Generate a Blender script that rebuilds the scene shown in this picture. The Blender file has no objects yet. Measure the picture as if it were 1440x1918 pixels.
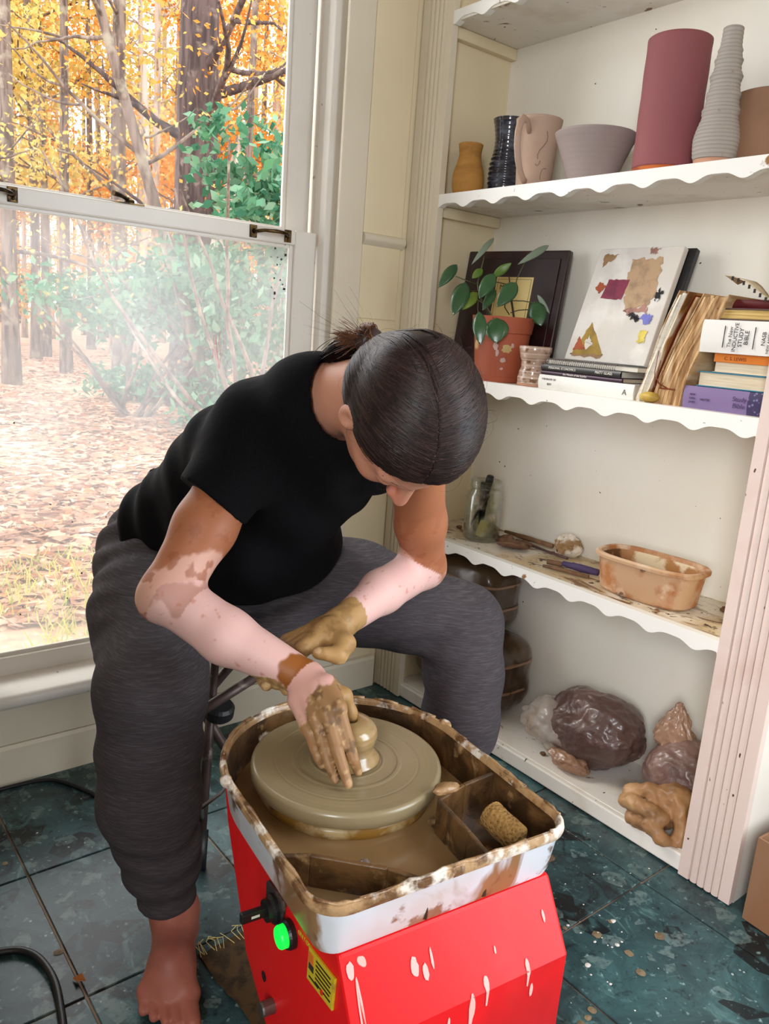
import bpy, bmesh, math, random
import numpy as np
from mathutils import Vector, Matrix

# ---------------------------------------------------------------- camera, world, lights, exposure
SC = bpy.context.scene
COL = SC.collection
cam_d = bpy.data.cameras.new('camera')
cam_d.sensor_fit = 'AUTO'; cam_d.sensor_width = 36.0; cam_d.lens = 27.78
cam_d.clip_start = 0.02; cam_d.clip_end = 300
cam = bpy.data.objects.new('camera', cam_d); COL.objects.link(cam)
cam.matrix_world = Matrix(((0.7839, 0.0845, -0.6151, -1.3509), (-0.6167, 0.2210, -0.7556, -1.6475), (0.0721, 0.9716, 0.2254, 1.0000), (0.0000, 0.0000, 0.0000, 1.0000)))
SC.camera = cam
SC.view_settings.view_transform = 'Standard'; SC.view_settings.look = 'None'
SC.view_settings.gamma = 1.0; SC.view_settings.use_curve_mapping = False
SC.view_settings.exposure = 0.0
W_ = bpy.data.worlds.new('world'); SC.world = W_; W_.use_nodes = True
bg = W_.node_tree.nodes['Background']; bg.inputs[0].default_value = (0.93, 0.97, 1.0, 1); bg.inputs[1].default_value = 3.0
def area(name, loc, target, sx, sy, power, col):
    d = bpy.data.lights.new(name, 'AREA'); d.shape = 'RECTANGLE'; d.size = sx; d.size_y = sy; d.energy = power; d.color = col
    o = bpy.data.objects.new(name, d); COL.objects.link(o); o.location = loc
    o.rotation_euler = (Vector(target) - Vector(loc)).to_track_quat('-Z', 'Y').to_euler(); return o
sun_d = bpy.data.lights.new('sun', 'SUN'); sun_d.energy = 1.6; sun_d.angle = 0.3; sun_d.color = (1, .93, .8)
sun = bpy.data.objects.new('sun', sun_d); COL.objects.link(sun); sun.rotation_euler = (math.radians(50), 0, math.radians(-150))
# daylight: the glazed opening right of the bookcase, the side window behind the camera, the window in view
area('daylight_right_window', (0.16, -2.45, 1.15), (-0.75, -1.15, 0.65), 0.9, 1.7, 32, (0.80, 0.90, 1.0))
area('daylight_side_window', (-3.0, -2.55, 1.5), (0.2, -0.6, 0.7), 1.0, 1.5, 84, (0.92, 0.96, 1.0))
area('daylight_view_window', (-0.67, 0.30, 1.35), (-0.55, -1.5, 0.8), 0.85, 1.9, 10, (0.95, 0.97, 1.0))

# ---------------------------------------------------------------- helpers
def lin(c):
    return tuple(((x/255)/12.92 if x/255 <= .04045 else ((x/255+.055)/1.055)**2.4) for x in c[:3]) + (1.0,)
MATS = {}
def mat(name, base, rough=.6, layers=(), bump=None, metal=0., coat=0., spec=.5, vcol=False, trans=0., emit=None, coords='Object', sss=0., alpha=1., sheen=0., aniso=0., bump2=None):
    m = bpy.data.materials.new(name); m.use_nodes = True
    nt = m.node_tree; N = nt.nodes; L = nt.links; P = N['Principled BSDF']
    tc = N.new('ShaderNodeTexCoord')
    if coords == 'World':
        geo = N.new('ShaderNodeNewGeometry'); co = geo.outputs['Position']
    else: co = tc.outputs[coords]
    def coord(st):
        if st is None: return co
        mp = N.new('ShaderNodeMapping'); mp.inputs['Scale'].default_value = st; L.new(co, mp.inputs[0]); return mp.outputs[0]
    def tex(l):
        t = l.get('t', 'noise'); c = coord(l.get('st'))
        if t == 'noise':
            n = N.new('ShaderNodeTexNoise'); n.inputs['Scale'].default_value = l['s']; n.inputs['Detail'].default_value = l.get('d', 4); n.inputs['Distortion'].default_value = l.get('w', 0)
            n.inputs['Roughness'].default_value = l.get('r', .55)
            L.new(c, n.inputs[0]); return n.outputs[0]
        if t == 'vor':
            n = N.new('ShaderNodeTexVoronoi'); n.inputs['Scale'].default_value = l['s']; n.feature = l.get('f', 'F1'); L.new(c, n.inputs[0]); return n.outputs['Distance']
        if t == 'cell':
            n = N.new('ShaderNodeTexVoronoi'); n.inputs['Scale'].default_value = l['s']; L.new(c, n.inputs[0])
            s = N.new('ShaderNodeSeparateColor'); L.new(n.outputs['Color'], s.inputs[0]); return s.outputs[0]
        if t == 'wave':
            n = N.new('ShaderNodeTexWave'); n.inputs['Scale'].default_value = l['s']; n.inputs['Distortion'].default_value = l.get('w', 2); n.bands_direction = l.get('ax', 'Z'); L.new(c, n.inputs[0]); return n.outputs[1]
        if t == 'isl':
            n = N.new('ShaderNodeNewGeometry'); return n.outputs['Random Per Island']
        if t == 'obj':
            n = N.new('ShaderNodeObjectInfo'); return n.outputs['Random']
    if vcol:
        a = N.new('ShaderNodeAttribute'); a.attribute_name = 'Col'; cur = a.outputs['Color']
    else:
        r = N.new('ShaderNodeRGB'); r.outputs[0].default_value = lin(base); cur = r.outputs[0]
    for l in layers:
        f = tex(l)
        mr = N.new('ShaderNodeMapRange'); mr.inputs[1].default_value = l.get('lo', .45); mr.inputs[2].default_value = l.get('hi', .6); mr.inputs[4].default_value = l.get('a', 1.); L.new(f, mr.inputs[0])
        fac = mr.outputs[0]
        if 'mask' in l:
            f2 = tex(l['mask']); m2 = N.new('ShaderNodeMapRange'); m2.inputs[1].default_value = l['mask'].get('lo', .5); m2.inputs[2].default_value = l['mask'].get('hi', .6); L.new(f2, m2.inputs[0])
            mu = N.new('ShaderNodeMath'); mu.operation = 'MULTIPLY'; L.new(fac, mu.inputs[0]); L.new(m2.outputs[0], mu.inputs[1]); fac = mu.outputs[0]
        mx = N.new('ShaderNodeMix'); mx.data_type = 'RGBA'; mx.blend_type = l.get('b', 'MIX'); L.new(fac, mx.inputs[0]); L.new(cur, mx.inputs[6]); mx.inputs[7].default_value = lin(l['c']); cur = mx.outputs[2]
    L.new(cur, P.inputs['Base Color'])
    P.inputs['Roughness'].default_value = rough; P.inputs['Metallic'].default_value = metal; P.inputs['Coat Weight'].default_value = coat; P.inputs['Specular IOR Level'].default_value = spec
    P.inputs['Coat Roughness'].default_value = .12
    P.inputs['Transmission Weight'].default_value = trans; P.inputs['Alpha'].default_value = alpha
    if sss: P.inputs['Subsurface Weight'].default_value = sss; P.inputs['Subsurface Radius'].default_value = (.01, .004, .002); P.inputs['Subsurface Scale'].default_value = 1.0
    if sheen: P.inputs['Sheen Weight'].default_value = sheen
    if emit: P.inputs['Emission Color'].default_value = lin(emit[0]); P.inputs['Emission Strength'].default_value = emit[1]
    prev = None
    for b in (bump, bump2):
        if b:
            f = tex(b); bp = N.new('ShaderNodeBump'); bp.inputs['Strength'].default_value = b.get('k', .3); bp.inputs['Distance'].default_value = b.get('dist', .002); L.new(f, bp.inputs['Height'])
            if prev: L.new(prev, bp.inputs['Normal'])
            prev = bp.outputs[0]
    if prev: L.new(prev, P.inputs['Normal'])
    MATS[name] = m; return m

def tagit(o, label=None, cat=None, group=None, kind=None):
    if label: o['label'] = label
    if cat: o['category'] = cat
    if group: o['group'] = group
    if kind: o['kind'] = kind
    return o
def empty(name, loc=(0, 0, 0), rz=0., label=None, cat=None, group=None, kind=None):
    o = bpy.data.objects.new(name, None); COL.objects.link(o); o.empty_display_size = .05
    o.location = loc; o.rotation_euler = (0, 0, rz); return tagit(o, label, cat, group, kind)
WINV = {}
def wempty(name, loc, **k):     # an Empty at the thing's base whose parts are given in room coordinates
    o = empty(name, loc, **k); WINV[o.name] = Matrix.Translation(Vector(loc)).inverted(); return o
def setpar(o, parent):
    o.parent = parent
    if parent.name in WINV: o.matrix_parent_inverse = WINV[parent.name]
class MB:
    def __init__(s): s.v = []; s.f = []
    def add(s, vs, fs, M=None):
        n = len(s.v)
        if M is not None: vs = [M @ Vector(v) for v in vs]
        s.v += [tuple(v) for v in vs]; s.f += [tuple(i+n for i in f) for f in fs]; return s
    def box(s, lo, hi, M=None):
        x0, y0, z0 = lo; x1, y1, z1 = hi
        return s.add([(x0,y0,z0),(x1,y0,z0),(x1,y1,z0),(x0,y1,z0),(x0,y0,z1),(x1,y0,z1),(x1,y1,z1),(x0,y1,z1)],
                     [(0,3,2,1),(4,5,6,7),(0,1,5,4),(1,2,6,5),(2,3,7,6),(3,0,4,7)], M)
    def prism(s, poly, lo, hi, axis='z', M=None):
        n = len(poly); vs = []
        for h in (lo, hi):
            for a, b in poly:
                vs.append((a, b, h) if axis == 'z' else (h, a, b) if axis == 'x' else (a, h, b))
        fs = [tuple(range(n))[::-1], tuple(range(n, 2*n))] + [(i, (i+1) % n, n+(i+1) % n, n+i) for i in range(n)]
        return s.add(vs, fs, M)
    def tube(s, pts, rad, sides=10, caps=True, M=None, squash=None):
        pts = [Vector(p) for p in pts]; n = len(pts)
        if not hasattr(rad, '__len__'): rad = [rad]*n
        t0 = (pts[1]-pts[0]).normalized(); u = t0.orthogonal().normalized(); vs = []; prev = t0
        for i, p in enumerate(pts):
            t = ((pts[min(i+1, n-1)]-pts[i]).normalized() + (pts[i]-pts[max(i-1, 0)]).normalized())
            t = t.normalized() if t.length > 1e-6 else prev
            u = prev.rotation_difference(t) @ u; u = (u - t*u.dot(t)).normalized(); w = t.cross(u); prev = t
            for k in range(sides):
                a = 2*math.pi*k/sides; vs.append(p + (u*math.cos(a)+w*math.sin(a)*(squash or 1))*rad[i])
        fs = [(i*sides+k, i*sides+(k+1) % sides, (i+1)*sides+(k+1) % sides, (i+1)*sides+k) for i in range(n-1) for k in range(sides)]
        if caps: fs += [tuple(range(sides))[::-1], tuple(range((n-1)*sides, n*sides))]
        return s.add(vs, fs, M)
    def lathe(s, prof, seg=48, M=None, wob=None):
        vs = []; n = len(prof)
        for i, (r, z) in enumerate(prof):
            for k in range(seg):
                a = 2*math.pi*k/seg; rr = r*(1+(wob(a, z) if wob else 0)); vs.append((rr*math.cos(a), rr*math.sin(a), z))
        fs = [(i*seg+k, i*seg+(k+1) % seg, (i+1)*seg+(k+1) % seg, (i+1)*seg+k) for i in range(n-1) for k in range(seg)]
        if prof[0][0] > 1e-5: fs.append(tuple(range(seg))[::-1])
        if prof[-1][0] > 1e-5: fs.append(tuple(range((n-1)*seg, n*seg)))
        return s.add(vs, fs, M)
    def quad(s, a, b, c, d): return s.add([a, b, c, d], [(0, 1, 2, 3)])
    def build(s, name, m, parent=None, smooth=False, bevel=0., loc=None, rot=None):
        me = bpy.data.meshes.new(name); me.from_pydata(s.v, [], s.f); me.update()
        if m: me.materials.append(m if not isinstance(m, str) else MATS[m])
        if smooth: me.shade_smooth() if hasattr(me, 'shade_smooth') else None
        o = bpy.data.objects.new(name, me); COL.objects.link(o)
        if parent: setpar(o, parent)
        if loc: o.location = loc
        if rot: o.rotation_euler = rot
        if bevel:
            b = o.modifiers.new('bevel', 'BEVEL'); b.width = bevel; b.segments = 2; b.limit_method = 'ANGLE'; b.angle_limit = math.radians(40)
        return o
def autosmooth(o, deg=35):
    me = o.data; me.shade_smooth()
    try: me.set_sharp_from_angle(angle=math.radians(deg))
    except Exception: pass
    return o
def copy_tree(o):
    c = o.copy(); COL.objects.link(c)
    for ch in list(o.children):
        d = ch.copy(); COL.objects.link(d); d.parent = c
        for g in list(ch.children):
            e = g.copy(); COL.objects.link(e); e.parent = d
    return c
def text(name, body, m, parent, loc, X, Y, size, depth=.0003, align='LEFT'):     # lettering as a flat mesh
    c = bpy.data.curves.new(name, 'FONT'); c.body = body; c.size = size; c.extrude = depth; c.align_x = align; c.resolution_u = 3
    t = bpy.data.objects.new(name+'_curve', c); COL.objects.link(t); me = bpy.data.meshes.new_from_object(t); bpy.data.objects.remove(t); bpy.data.curves.remove(c)
    me.name = name; me.materials.clear(); me.materials.append(MATS[m]); o = bpy.data.objects.new(name, me); COL.objects.link(o); setpar(o, parent)
    X = Vector(X).normalized(); Y = Vector(Y); Y = (Y - X*Y.dot(X)).normalized(); Zv = X.cross(Y)
    o.matrix_basis = Matrix.Translation(Vector(loc)) @ Matrix((X, Y, Zv)).transposed().to_4x4(); o['kind'] = 'stuff'; return o
def xyframe(o, X, Y, Zv):      # 4x4 from origin and three axes
    M = Matrix((Vector(X), Vector(Y), Vector(Zv))).transposed().to_4x4(); M.translation = Vector(o); return M

# value noise on arrays of points
def vnoise(p, s=1., seed=0):
    p = np.asarray(p, dtype=np.float64)*s + seed*17.31; i = np.floor(p).astype(np.int64); f = p-i; f = f*f*(3-2*f)
    def h(a, b, c):
        n = (a*73856093) ^ (b*19349663) ^ (c*83492791); n = (n ^ (n >> 13))*1274126177; n = n & 0x7fffffff; n = n ^ (n >> 16); return (n & 0xffff)/65535.
    x, y, z = i[..., 0], i[..., 1], i[..., 2]; fx, fy, fz = f[..., 0], f[..., 1], f[..., 2]
    r = 0
    for dx in (0, 1):
        for dy in (0, 1):
            for dz in (0, 1):
                r = r + h(x+dx, y+dy, z+dz)*(fx if dx else 1-fx)*(fy if dy else 1-fy)*(fz if dz else 1-fz)
    return r
def fbm(p, s, seed=0, o=3):
    return sum(vnoise(p, s*2**k, seed+k)*.5**k for k in range(o))/sum(.5**k for k in range(o))

# signed distance volumes -> one continuous mesh (surface nets)
class SDF:
    def __init__(s, lo, hi, h):
        s.lo = np.array(lo, float); s.h = h; s.n = np.ceil((np.array(hi)-s.lo)/h).astype(int)+1; s.g = np.full(s.n, 1., np.float32)
    def _box(s, lo, hi):
        a = np.clip(np.floor((lo-s.lo)/s.h).astype(int), 0, s.n); b = np.clip(np.ceil((hi-s.lo)/s.h).astype(int)+1, 0, s.n)
        if (b <= a).any(): return None, None
        P = [(s.lo[k]+np.arange(a[k], b[k])*s.h).astype(np.float32) for k in range(3)]
        X = np.stack(np.meshgrid(*P, indexing='ij'), -1); return (slice(a[0], b[0]), slice(a[1], b[1]), slice(a[2], b[2])), X
    def _mix(s, sl, d, k, op):
        g = s.g[sl]
        if op == 'sub': s.g[sl] = np.maximum(g, -d); return
        if op == 'ssub':
            hh = np.clip(.5-.5*(g+d)/k, 0, 1); s.g[sl] = g*(1-hh)-d*hh+k*hh*(1-hh); return
        hh = np.clip(.5+.5*(g-d)/k, 0, 1); s.g[sl] = g*(1-hh)+d*hh-k*hh*(1-hh)
    def cone(s, a, b, ra, rb, k=.012, op='add', sq=None, f=None):
        a = np.array(a, np.float32); b = np.array(b, np.float32); R = max(ra, rb)+2*k+3*s.h
        sl, X = s._box(np.minimum(a, b)-R, np.maximum(a, b)+R)
        if sl is None: return s
        ab = b-a; t = np.clip(((X-a)@ab)/max(float(ab@ab), 1e-9), 0, 1); v = X-(a+t[..., None]*ab)
        if sq is not None:
            D = np.array(sq[0], np.float32); D /= np.linalg.norm(D); v = v+D*((v@D)*(sq[1]-1))[..., None]
        d = np.linalg.norm(v, axis=-1)-(ra+(rb-ra)*t)
        if f is not None: d = d+f(X, t)
        s._mix(sl, d.astype(np.float32), k, op); return s
    def chain(s, pts, rr, k=.008, sq=None):
        for i in range(len(pts)-1): s.cone(pts[i], pts[i+1], rr[i], rr[i+1], k, sq=sq)
        return s
    def ell(s, c, r, A=None, k=.012, op='add'):   # A rows = local axes
        c = np.array(c, np.float32); r = np.array(r, np.float32); R = float(r.max())+2*k+3*s.h
        sl, X = s._box(c-R, c+R)
        if sl is None: return s
        q = X-c
        if A is not None: q = q@np.array(A, np.float32).T
        k0 = np.linalg.norm(q/r, axis=-1); k1 = np.linalg.norm(q/(r*r), axis=-1); d = k0*(k0-1)/np.maximum(k1, 1e-6)
        s._mix(sl, d.astype(np.float32), k, op); return s
    def plane(s, p, n):  # remove the half space on the +n side
        X = [(s.lo[k]+np.arange(s.n[k])*s.h).astype(np.float32) for k in range(3)]; n = np.array(n, float); n /= np.linalg.norm(n)
        d = (X[0]-p[0])[:, None, None]*n[0]+(X[1]-p[1])[None, :, None]*n[1]+(X[2]-p[2])[None, None, :]*n[2]
        s.g = np.maximum(s.g, d.astype(np.float32)); return s
    def displace(s, fn, band=.02):
        I = np.argwhere(np.abs(s.g) < band); P = s.lo+I*s.h; s.g[I[:, 0], I[:, 1], I[:, 2]] += fn(P).astype(np.float32); return s
    def mesh(s):
        g = s.g; ins = g < 0; c = None; a = None
        for dx in (0, 1):
            for dy in (0, 1):
                for dz in (0, 1):
                    q = ins[dx:g.shape[0]-1+dx, dy:g.shape[1]-1+dy, dz:g.shape[2]-1+dz]
                    if c is None: c = q.copy(); a = q.copy()
                    else: c |= q; a &= q
        cells = np.argwhere(c & ~a); key = {}
        idx = np.full(c.shape, -1, np.int32); idx[cells[:, 0], cells[:, 1], cells[:, 2]] = np.arange(len(cells))
        off = np.array([(i, j, k) for i in (0, 1) for j in (0, 1) for k in (0, 1)])
        val = np.stack([g[cells[:, 0]+o[0], cells[:, 1]+o[1], cells[:, 2]+o[2]] for o in off], 1)
        acc = np.zeros((len(cells), 3)); cnt = np.zeros(len(cells))
        for i in range(8):
            for j in range(i+1, 8):
                if np.abs(off[i]-off[j]).sum() != 1: continue
                m = (val[:, i] < 0) != (val[:, j] < 0); t = val[:, i]/np.where(m, val[:, i]-val[:, j], 1)
                acc += np.where(m[:, None], off[i]+t[:, None]*(off[j]-off[i]), 0); cnt += m
        V = s.lo+(cells+acc/cnt[:, None])*s.h; F = []
        for ax in range(3):
            o = [0, 0, 0]; o[ax] = 1; u, w = [k for k in range(3) if k != ax]
            g0 = ins[:g.shape[0]-o[0], :g.shape[1]-o[1], :g.shape[2]-o[2]]; g1 = ins[o[0]:, o[1]:, o[2]:]
            E = np.argwhere(g0 != g1); E = E[(E[:, u] > 0) & (E[:, w] > 0) & (E[:, u] < idx.shape[u]) & (E[:, w] < idx.shape[w]) & (E[:, ax] < idx.shape[ax])]
            fl = g0[E[:, 0], E[:, 1], E[:, 2]]
            def at(du, dw):
                q = E.copy(); q[:, u] += du; q[:, w] += dw; return idx[q[:, 0], q[:, 1], q[:, 2]]
            q = np.stack([at(-1, -1), at(0, -1), at(0, 0), at(-1, 0)], 1)
            if ax == 1: fl = ~fl
            q[~fl] = q[~fl][:, ::-1]; F.append(q[(q >= 0).all(1)])
        return V, np.concatenate(F)
    def build(s, name, m, parent=None, col=None, relax=1):
        Vt, F = s.mesh()
        for _ in range(relax):   # light Laplacian relaxation
            acc = np.zeros_like(Vt); cnt = np.zeros(len(Vt))
            for i in range(4):
                np.add.at(acc, F[:, i], Vt[F[:, (i+1) % 4]]); np.add.at(cnt, F[:, i], 1)
                np.add.at(acc, F[:, i], Vt[F[:, (i-1) % 4]]); np.add.at(cnt, F[:, i], 1)
            Vt = Vt*.45+.55*acc/np.maximum(cnt, 1)[:, None]
        return npmesh(name, Vt, F, m, parent, col)
def npmesh(name, Vt, F, m, parent=None, col=None):
    me = bpy.data.meshes.new(name); n = F.shape[1]
    me.vertices.add(len(Vt)); me.vertices.foreach_set('co', np.asarray(Vt, np.float32).ravel())
    me.loops.add(F.size); me.loops.foreach_set('vertex_index', F.astype(np.int32).ravel())
    me.polygons.add(len(F)); me.polygons.foreach_set('loop_start', np.arange(0, F.size, n, dtype=np.int32))
    me.polygons.foreach_set('use_smooth', np.ones(len(F), bool)); me.update(calc_edges=True); me.validate()
    if m: me.materials.append(MATS[m] if isinstance(m, str) else m)
    if col is not None:
        c = np.ones((len(Vt), 4), np.float32); c[:, :3] = col(Vt); a = me.color_attributes.new('Col', 'FLOAT_COLOR', 'POINT'); a.data.foreach_set('color', c.ravel())
    o = bpy.data.objects.new(name, me); COL.objects.link(o)
    if parent: setpar(o, parent)
    return o
def linv(c): return np.array(lin(c)[:3])
def ico(sub):
    bm = bmesh.new(); bmesh.ops.create_icosphere(bm, subdivisions=sub, radius=1); v = np.array([x.co[:] for x in bm.verts]); f = np.array([[q.index for q in p.verts] for p in bm.faces]); bm.free(); return v, f
ICO = {k: ico(k) for k in (2, 3, 5, 6)}
def crumple(name, c, r, m, parent=None, amp=.25, sc=2.2, seed=1, sub=5, flat=None, sharp=1.0, zmin=None):
    v, f = ICO[sub]; n = fbm(v*.5+3, sc, seed, 2); rid = 1-np.abs(2*fbm(v*.5+9, sc*1.9, seed+5, 4)-1)*2.2
    d = 1+amp*(n-.5)*2+amp*.55*sharp*(rid-.6)
    p = v*d[:, None]*np.array(r)
    if flat is not None: p[:, 2] = np.maximum(p[:, 2], flat)
    return npmesh(name, p+np.array(c), f, m, parent)
rnd = random.Random(7)

# ---------------------------------------------------------------- materials of the room
mat('paint', (228, 218, 196), .55, [dict(c=(196, 182, 152), s=3, lo=.45, hi=.8, a=.35)], bump=dict(s=60, k=.08, d=3, dist=.001))
mat('paint_wall', (238, 224, 190), .5, [dict(c=(205, 188, 150), s=2, lo=.4, hi=.8, a=.4), dict(c=(120, 95, 60), s=38, lo=.78, hi=.80, d=2, a=.7)], bump=dict(s=90, k=.15, d=3, dist=.001))
mat('paint_trim', (232, 226, 216), .35, [dict(c=(120, 100, 80), s=45, lo=.74, hi=.78, d=2, a=.7), dict(c=(200, 188, 168), s=5, lo=.5, hi=.8, a=.4)])
mat('paint_dirty', (240, 236, 228), .4, [dict(c=(196, 176, 140), s=9, lo=.5, hi=.75, a=.5), dict(c=(110, 72, 40), s=26, lo=.66, hi=.7, d=5, w=.6, st=(1, .5, 1)), dict(c=(70, 45, 28), s=70, lo=.72, hi=.75, d=2)])
mat('paint_worktop', (232, 224, 208), .45, [dict(c=(190, 160, 110), s=6, lo=.42, hi=.62, a=.8, w=1), dict(c=(122, 84, 48), s=12, lo=.54, hi=.62, d=8, w=1.2, st=(1.6, .6, 1)), dict(c=(64, 42, 28), s=30, lo=.62, hi=.66, d=6), dict(c=(80, 55, 36), s=90, lo=.7, hi=.73, d=1)])
mat('paint_fascia', (244, 242, 236), .35, [dict(c=(150, 104, 60), s=18, lo=.68, hi=.72, d=5), dict(c=(80, 55, 40), s=60, lo=.73, hi=.76, d=2)])
mat('paint_pilaster', (226, 206, 196), .45, [dict(c=(84, 52, 38), s=75, lo=.735, hi=.75, d=1.5, st=(1, 1, .5)), dict(c=(198, 160, 140), s=8, lo=.5, hi=.8, a=.5)])
mat('paint_back', (236, 231, 220), .32, [dict(c=(218, 204, 170), s=2.2, lo=.4, hi=.75, a=.35), dict(c=(120, 88, 54), s=22, lo=.76, hi=.79, d=5, st=(1, 1, .5)), dict(c=(60, 45, 35), s=60, lo=.80, hi=.81, d=1)], bump=dict(s=70, k=.18, d=3, dist=.0015))
mat('grout', (176, 150, 128), .8, [dict(c=(96, 76, 62), s=9, lo=.45, hi=.65)])
mat('marble', (36, 58, 62), .30, spec=.35, coords='World', layers=[
    dict(c=(74, 112, 114), s=6, lo=.40, hi=.66, d=12, w=.8, r=.7, a=.8), dict(c=(20, 28, 32), s=9, lo=.55, hi=.66, d=12, w=1.5, r=.68), dict(c=(104, 146, 146), s=16, lo=.56, hi=.70, d=12, w=2.2, r=.72, st=(1, .55, 1), a=.8),
    dict(c=(16, 22, 26), t='cell', s=15, lo=.80, hi=.82, mask=dict(s=30, lo=.36, hi=.46, d=8), a=.9), dict(c=(120, 142, 138), t='cell', s=34, lo=.86, hi=.88, mask=dict(s=60, lo=.40, hi=.55, d=8), a=.6),
    dict(c=(150, 184, 182), s=80, lo=.62, hi=.72, d=8, a=.75), dict(c=(14, 20, 24), s=70, lo=.60, hi=.70, d=8, a=.8), dict(c=(190, 200, 192), t='vor', s=40, lo=.10, hi=.07, mask=dict(s=10, lo=.56, hi=.58), a=.8),
    dict(c=(52, 44, 38), t='obj', lo=.2, hi=1, a=.28)], bump=dict(s=30, k=.06, d=6, dist=.001))
mat('wall_unseen', (150, 132, 112), .7, [dict(c=(132, 114, 94), s=2)])
mat('brass_dark', (96, 74, 44), .35, [dict(c=(40, 32, 24), s=60)], metal=.9)
def glass(name, dirt):
    m = bpy.data.materials.new(name); m.use_nodes = True; nt = m.node_tree; N = nt.nodes; L = nt.links; N.remove(N['Principled BSDF']); out = N['Material Output']
    tr = N.new('ShaderNodeBsdfTransparent'); gl = N.new('ShaderNodeBsdfGlossy'); gl.inputs['Roughness'].default_value = .02; fr = N.new('ShaderNodeFresnel'); fr.inputs[0].default_value = 1.15
    mx = N.new('ShaderNodeMixShader'); L.new(fr.outputs[0], mx.inputs[0]); L.new(tr.outputs[0], mx.inputs[1]); L.new(gl.outputs[0], mx.inputs[2])
    df = N.new('ShaderNodeBsdfTranslucent'); df.inputs[0].default_value = (.7, .72, .74, 1); d2 = N.new('ShaderNodeBsdfDiffuse'); d2.inputs[0].default_value = (.8, .8, .8, 1)
    ad = N.new('ShaderNodeMixShader'); ad.inputs[0].default_value = .25; L.new(df.outputs[0], ad.inputs[1]); L.new(d2.outputs[0], ad.inputs[2])
    tc = N.new('ShaderNodeTexCoord'); nz = N.new('ShaderNodeTexNoise'); nz.inputs['Scale'].default_value = 4; nz.inputs['Detail'].default_value = 6; L.new(tc.outputs['Object'], nz.inputs[0])
    mr = N.new('ShaderNodeMapRange'); mr.inputs[1].default_value = .3; mr.inputs[2].default_value = .75; mr.inputs[3].default_value = dirt*.45; mr.inputs[4].default_value = dirt; L.new(nz.outputs[0], mr.inputs[0])
    m2 = N.new('ShaderNodeMixShader'); L.new(mr.outputs[0], m2.inputs[0]); L.new(mx.outputs[0], m2.inputs[1]); L.new(ad.outputs[0], m2.inputs[2]); L.new(m2.outputs[0], out.inputs[0]); MATS[name] = m
glass('glass_clean', .0); glass('glass_dusty', .21)

# ---------------------------------------------------------------- room shell
fl = MB().box((-3.1, -3.4, -.06), (.25, .0, -.004)).build('floor', 'grout'); tagit(fl, kind='structure')
tile_me = None
T = .317
for i in range(-9, 2):
    for j in range(-10, 1):
        x0 = -.084+T*i; y0 = -.326+T*j; lo = (max(x0, -3.1)+.0020, max(y0, -3.4)+.0020); hi = (min(x0+T, .25)-.0020, min(y0+T, 0)-.0020)
        if hi[0]-lo[0] < .01 or hi[1]-lo[1] < .01: continue
        full = hi[0]-lo[0] > T-.006 and hi[1]-lo[1] > T-.006
        if full and tile_me:
            o = bpy.data.objects.new('marble_tile', tile_me); COL.objects.link(o); o.parent = fl
        else:
            w, d = hi[0]-lo[0], hi[1]-lo[1]; b = .0012
            m = MB(); m.add([(0,0,-.004),(w,0,-.004),(w,d,-.004),(0,d,-.004),(0,0,-b),(w,0,-b),(w,d,-b),(0,d,-b),(b,b,0),(w-b,b,0),(w-b,d-b,0),(b,d-b,0)],
                  [(0,1,5,4),(1,2,6,5),(2,3,7,6),(3,0,4,7),(4,5,9,8),(5,6,10,9),(6,7,11,10),(7,4,8,11),(8,9,10,11)])
            o = m.build('marble_tile', 'marble', fl)
            if full: tile_me = o.data
        o.location = (lo[0], lo[1], rnd.uniform(-.0004, .0004))
OX0, OX1, OZ0, OZ1 = -1.145, -.208, .20, 2.15
w = MB()
w.box((-3.1, 0, -.06), (OX0, .13, 2.5)).box((OX1, 0, -.06), (.26, .13, 2.5)).box((OX0, 0, -.06), (OX1, .13, OZ0)).box((OX0, 0, OZ1), (OX1, .13, 2.5))
wl = w.build('wall_left', 'paint_wall'); tagit(wl, kind='structure')
# board panelling between the window and the bookcase
MB().box((-.224, -.010, .094), (-.1495, 0, 2.4)).build('window_casing', 'paint', wl, bevel=.002)
MB().box((-1.22, -.010, .23), (-1.15, 0, 2.4)).build('window_casing', 'paint', wl, bevel=.002)
MB().box((-.1465, -.006, 1.226), (-.024, 0, 2.45)).build('wall_panel', 'paint_wall', wl, bevel=.0015)
MB().box((-.1465, -.004, 1.022), (-.024, 0, 1.201)).build('wall_panel', 'paint_wall', wl, bevel=.0015)
MB().box((-.1465, -.0065, .90), (-.024, 0, 1.018)).build('wall_panel', 'paint_wall', wl, bevel=.0015)
MB().box((-.1465, -.004, .095), (-.024, 0, .897)).build('wall_panel', 'paint_wall', wl, bevel=.0015)
prof = [(0, 1.196), (-.008, 1.199), (-.010, 1.204), (-.016, 1.207), (-.018, 1.214), (-.016, 1.221), (-.010, 1.226), (0, 1.228)]
autosmooth(MB().prism(prof, -.1475, -.018, 'x').build('chair_rail', 'paint', wl), 50)
bb = MB().prism([(0, .0), (-.016, .0), (-.016, .082), (-.012, .090), (0, .092)], -3.1, -.02, 'x').build('baseboard_left', 'paint'); tagit(bb, kind='structure')
tagit(MB().box((-3.1, -3.4, 2.5), (.26, .13, 2.6)).build('ceiling', 'wall_unseen'), kind='structure')
tagit(MB().box((.25, -1.75, -.06), (.37, .13, 2.5)).box((.25, -3.4, -.06), (.37, -3.0, 2.5)).box((.25, -3.0, -.06), (.37, -1.75, .2)).box((.25, -3.0, 2.1), (.37, -1.75, 2.5)).build('wall_right', 'paint'), kind='structure')
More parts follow.
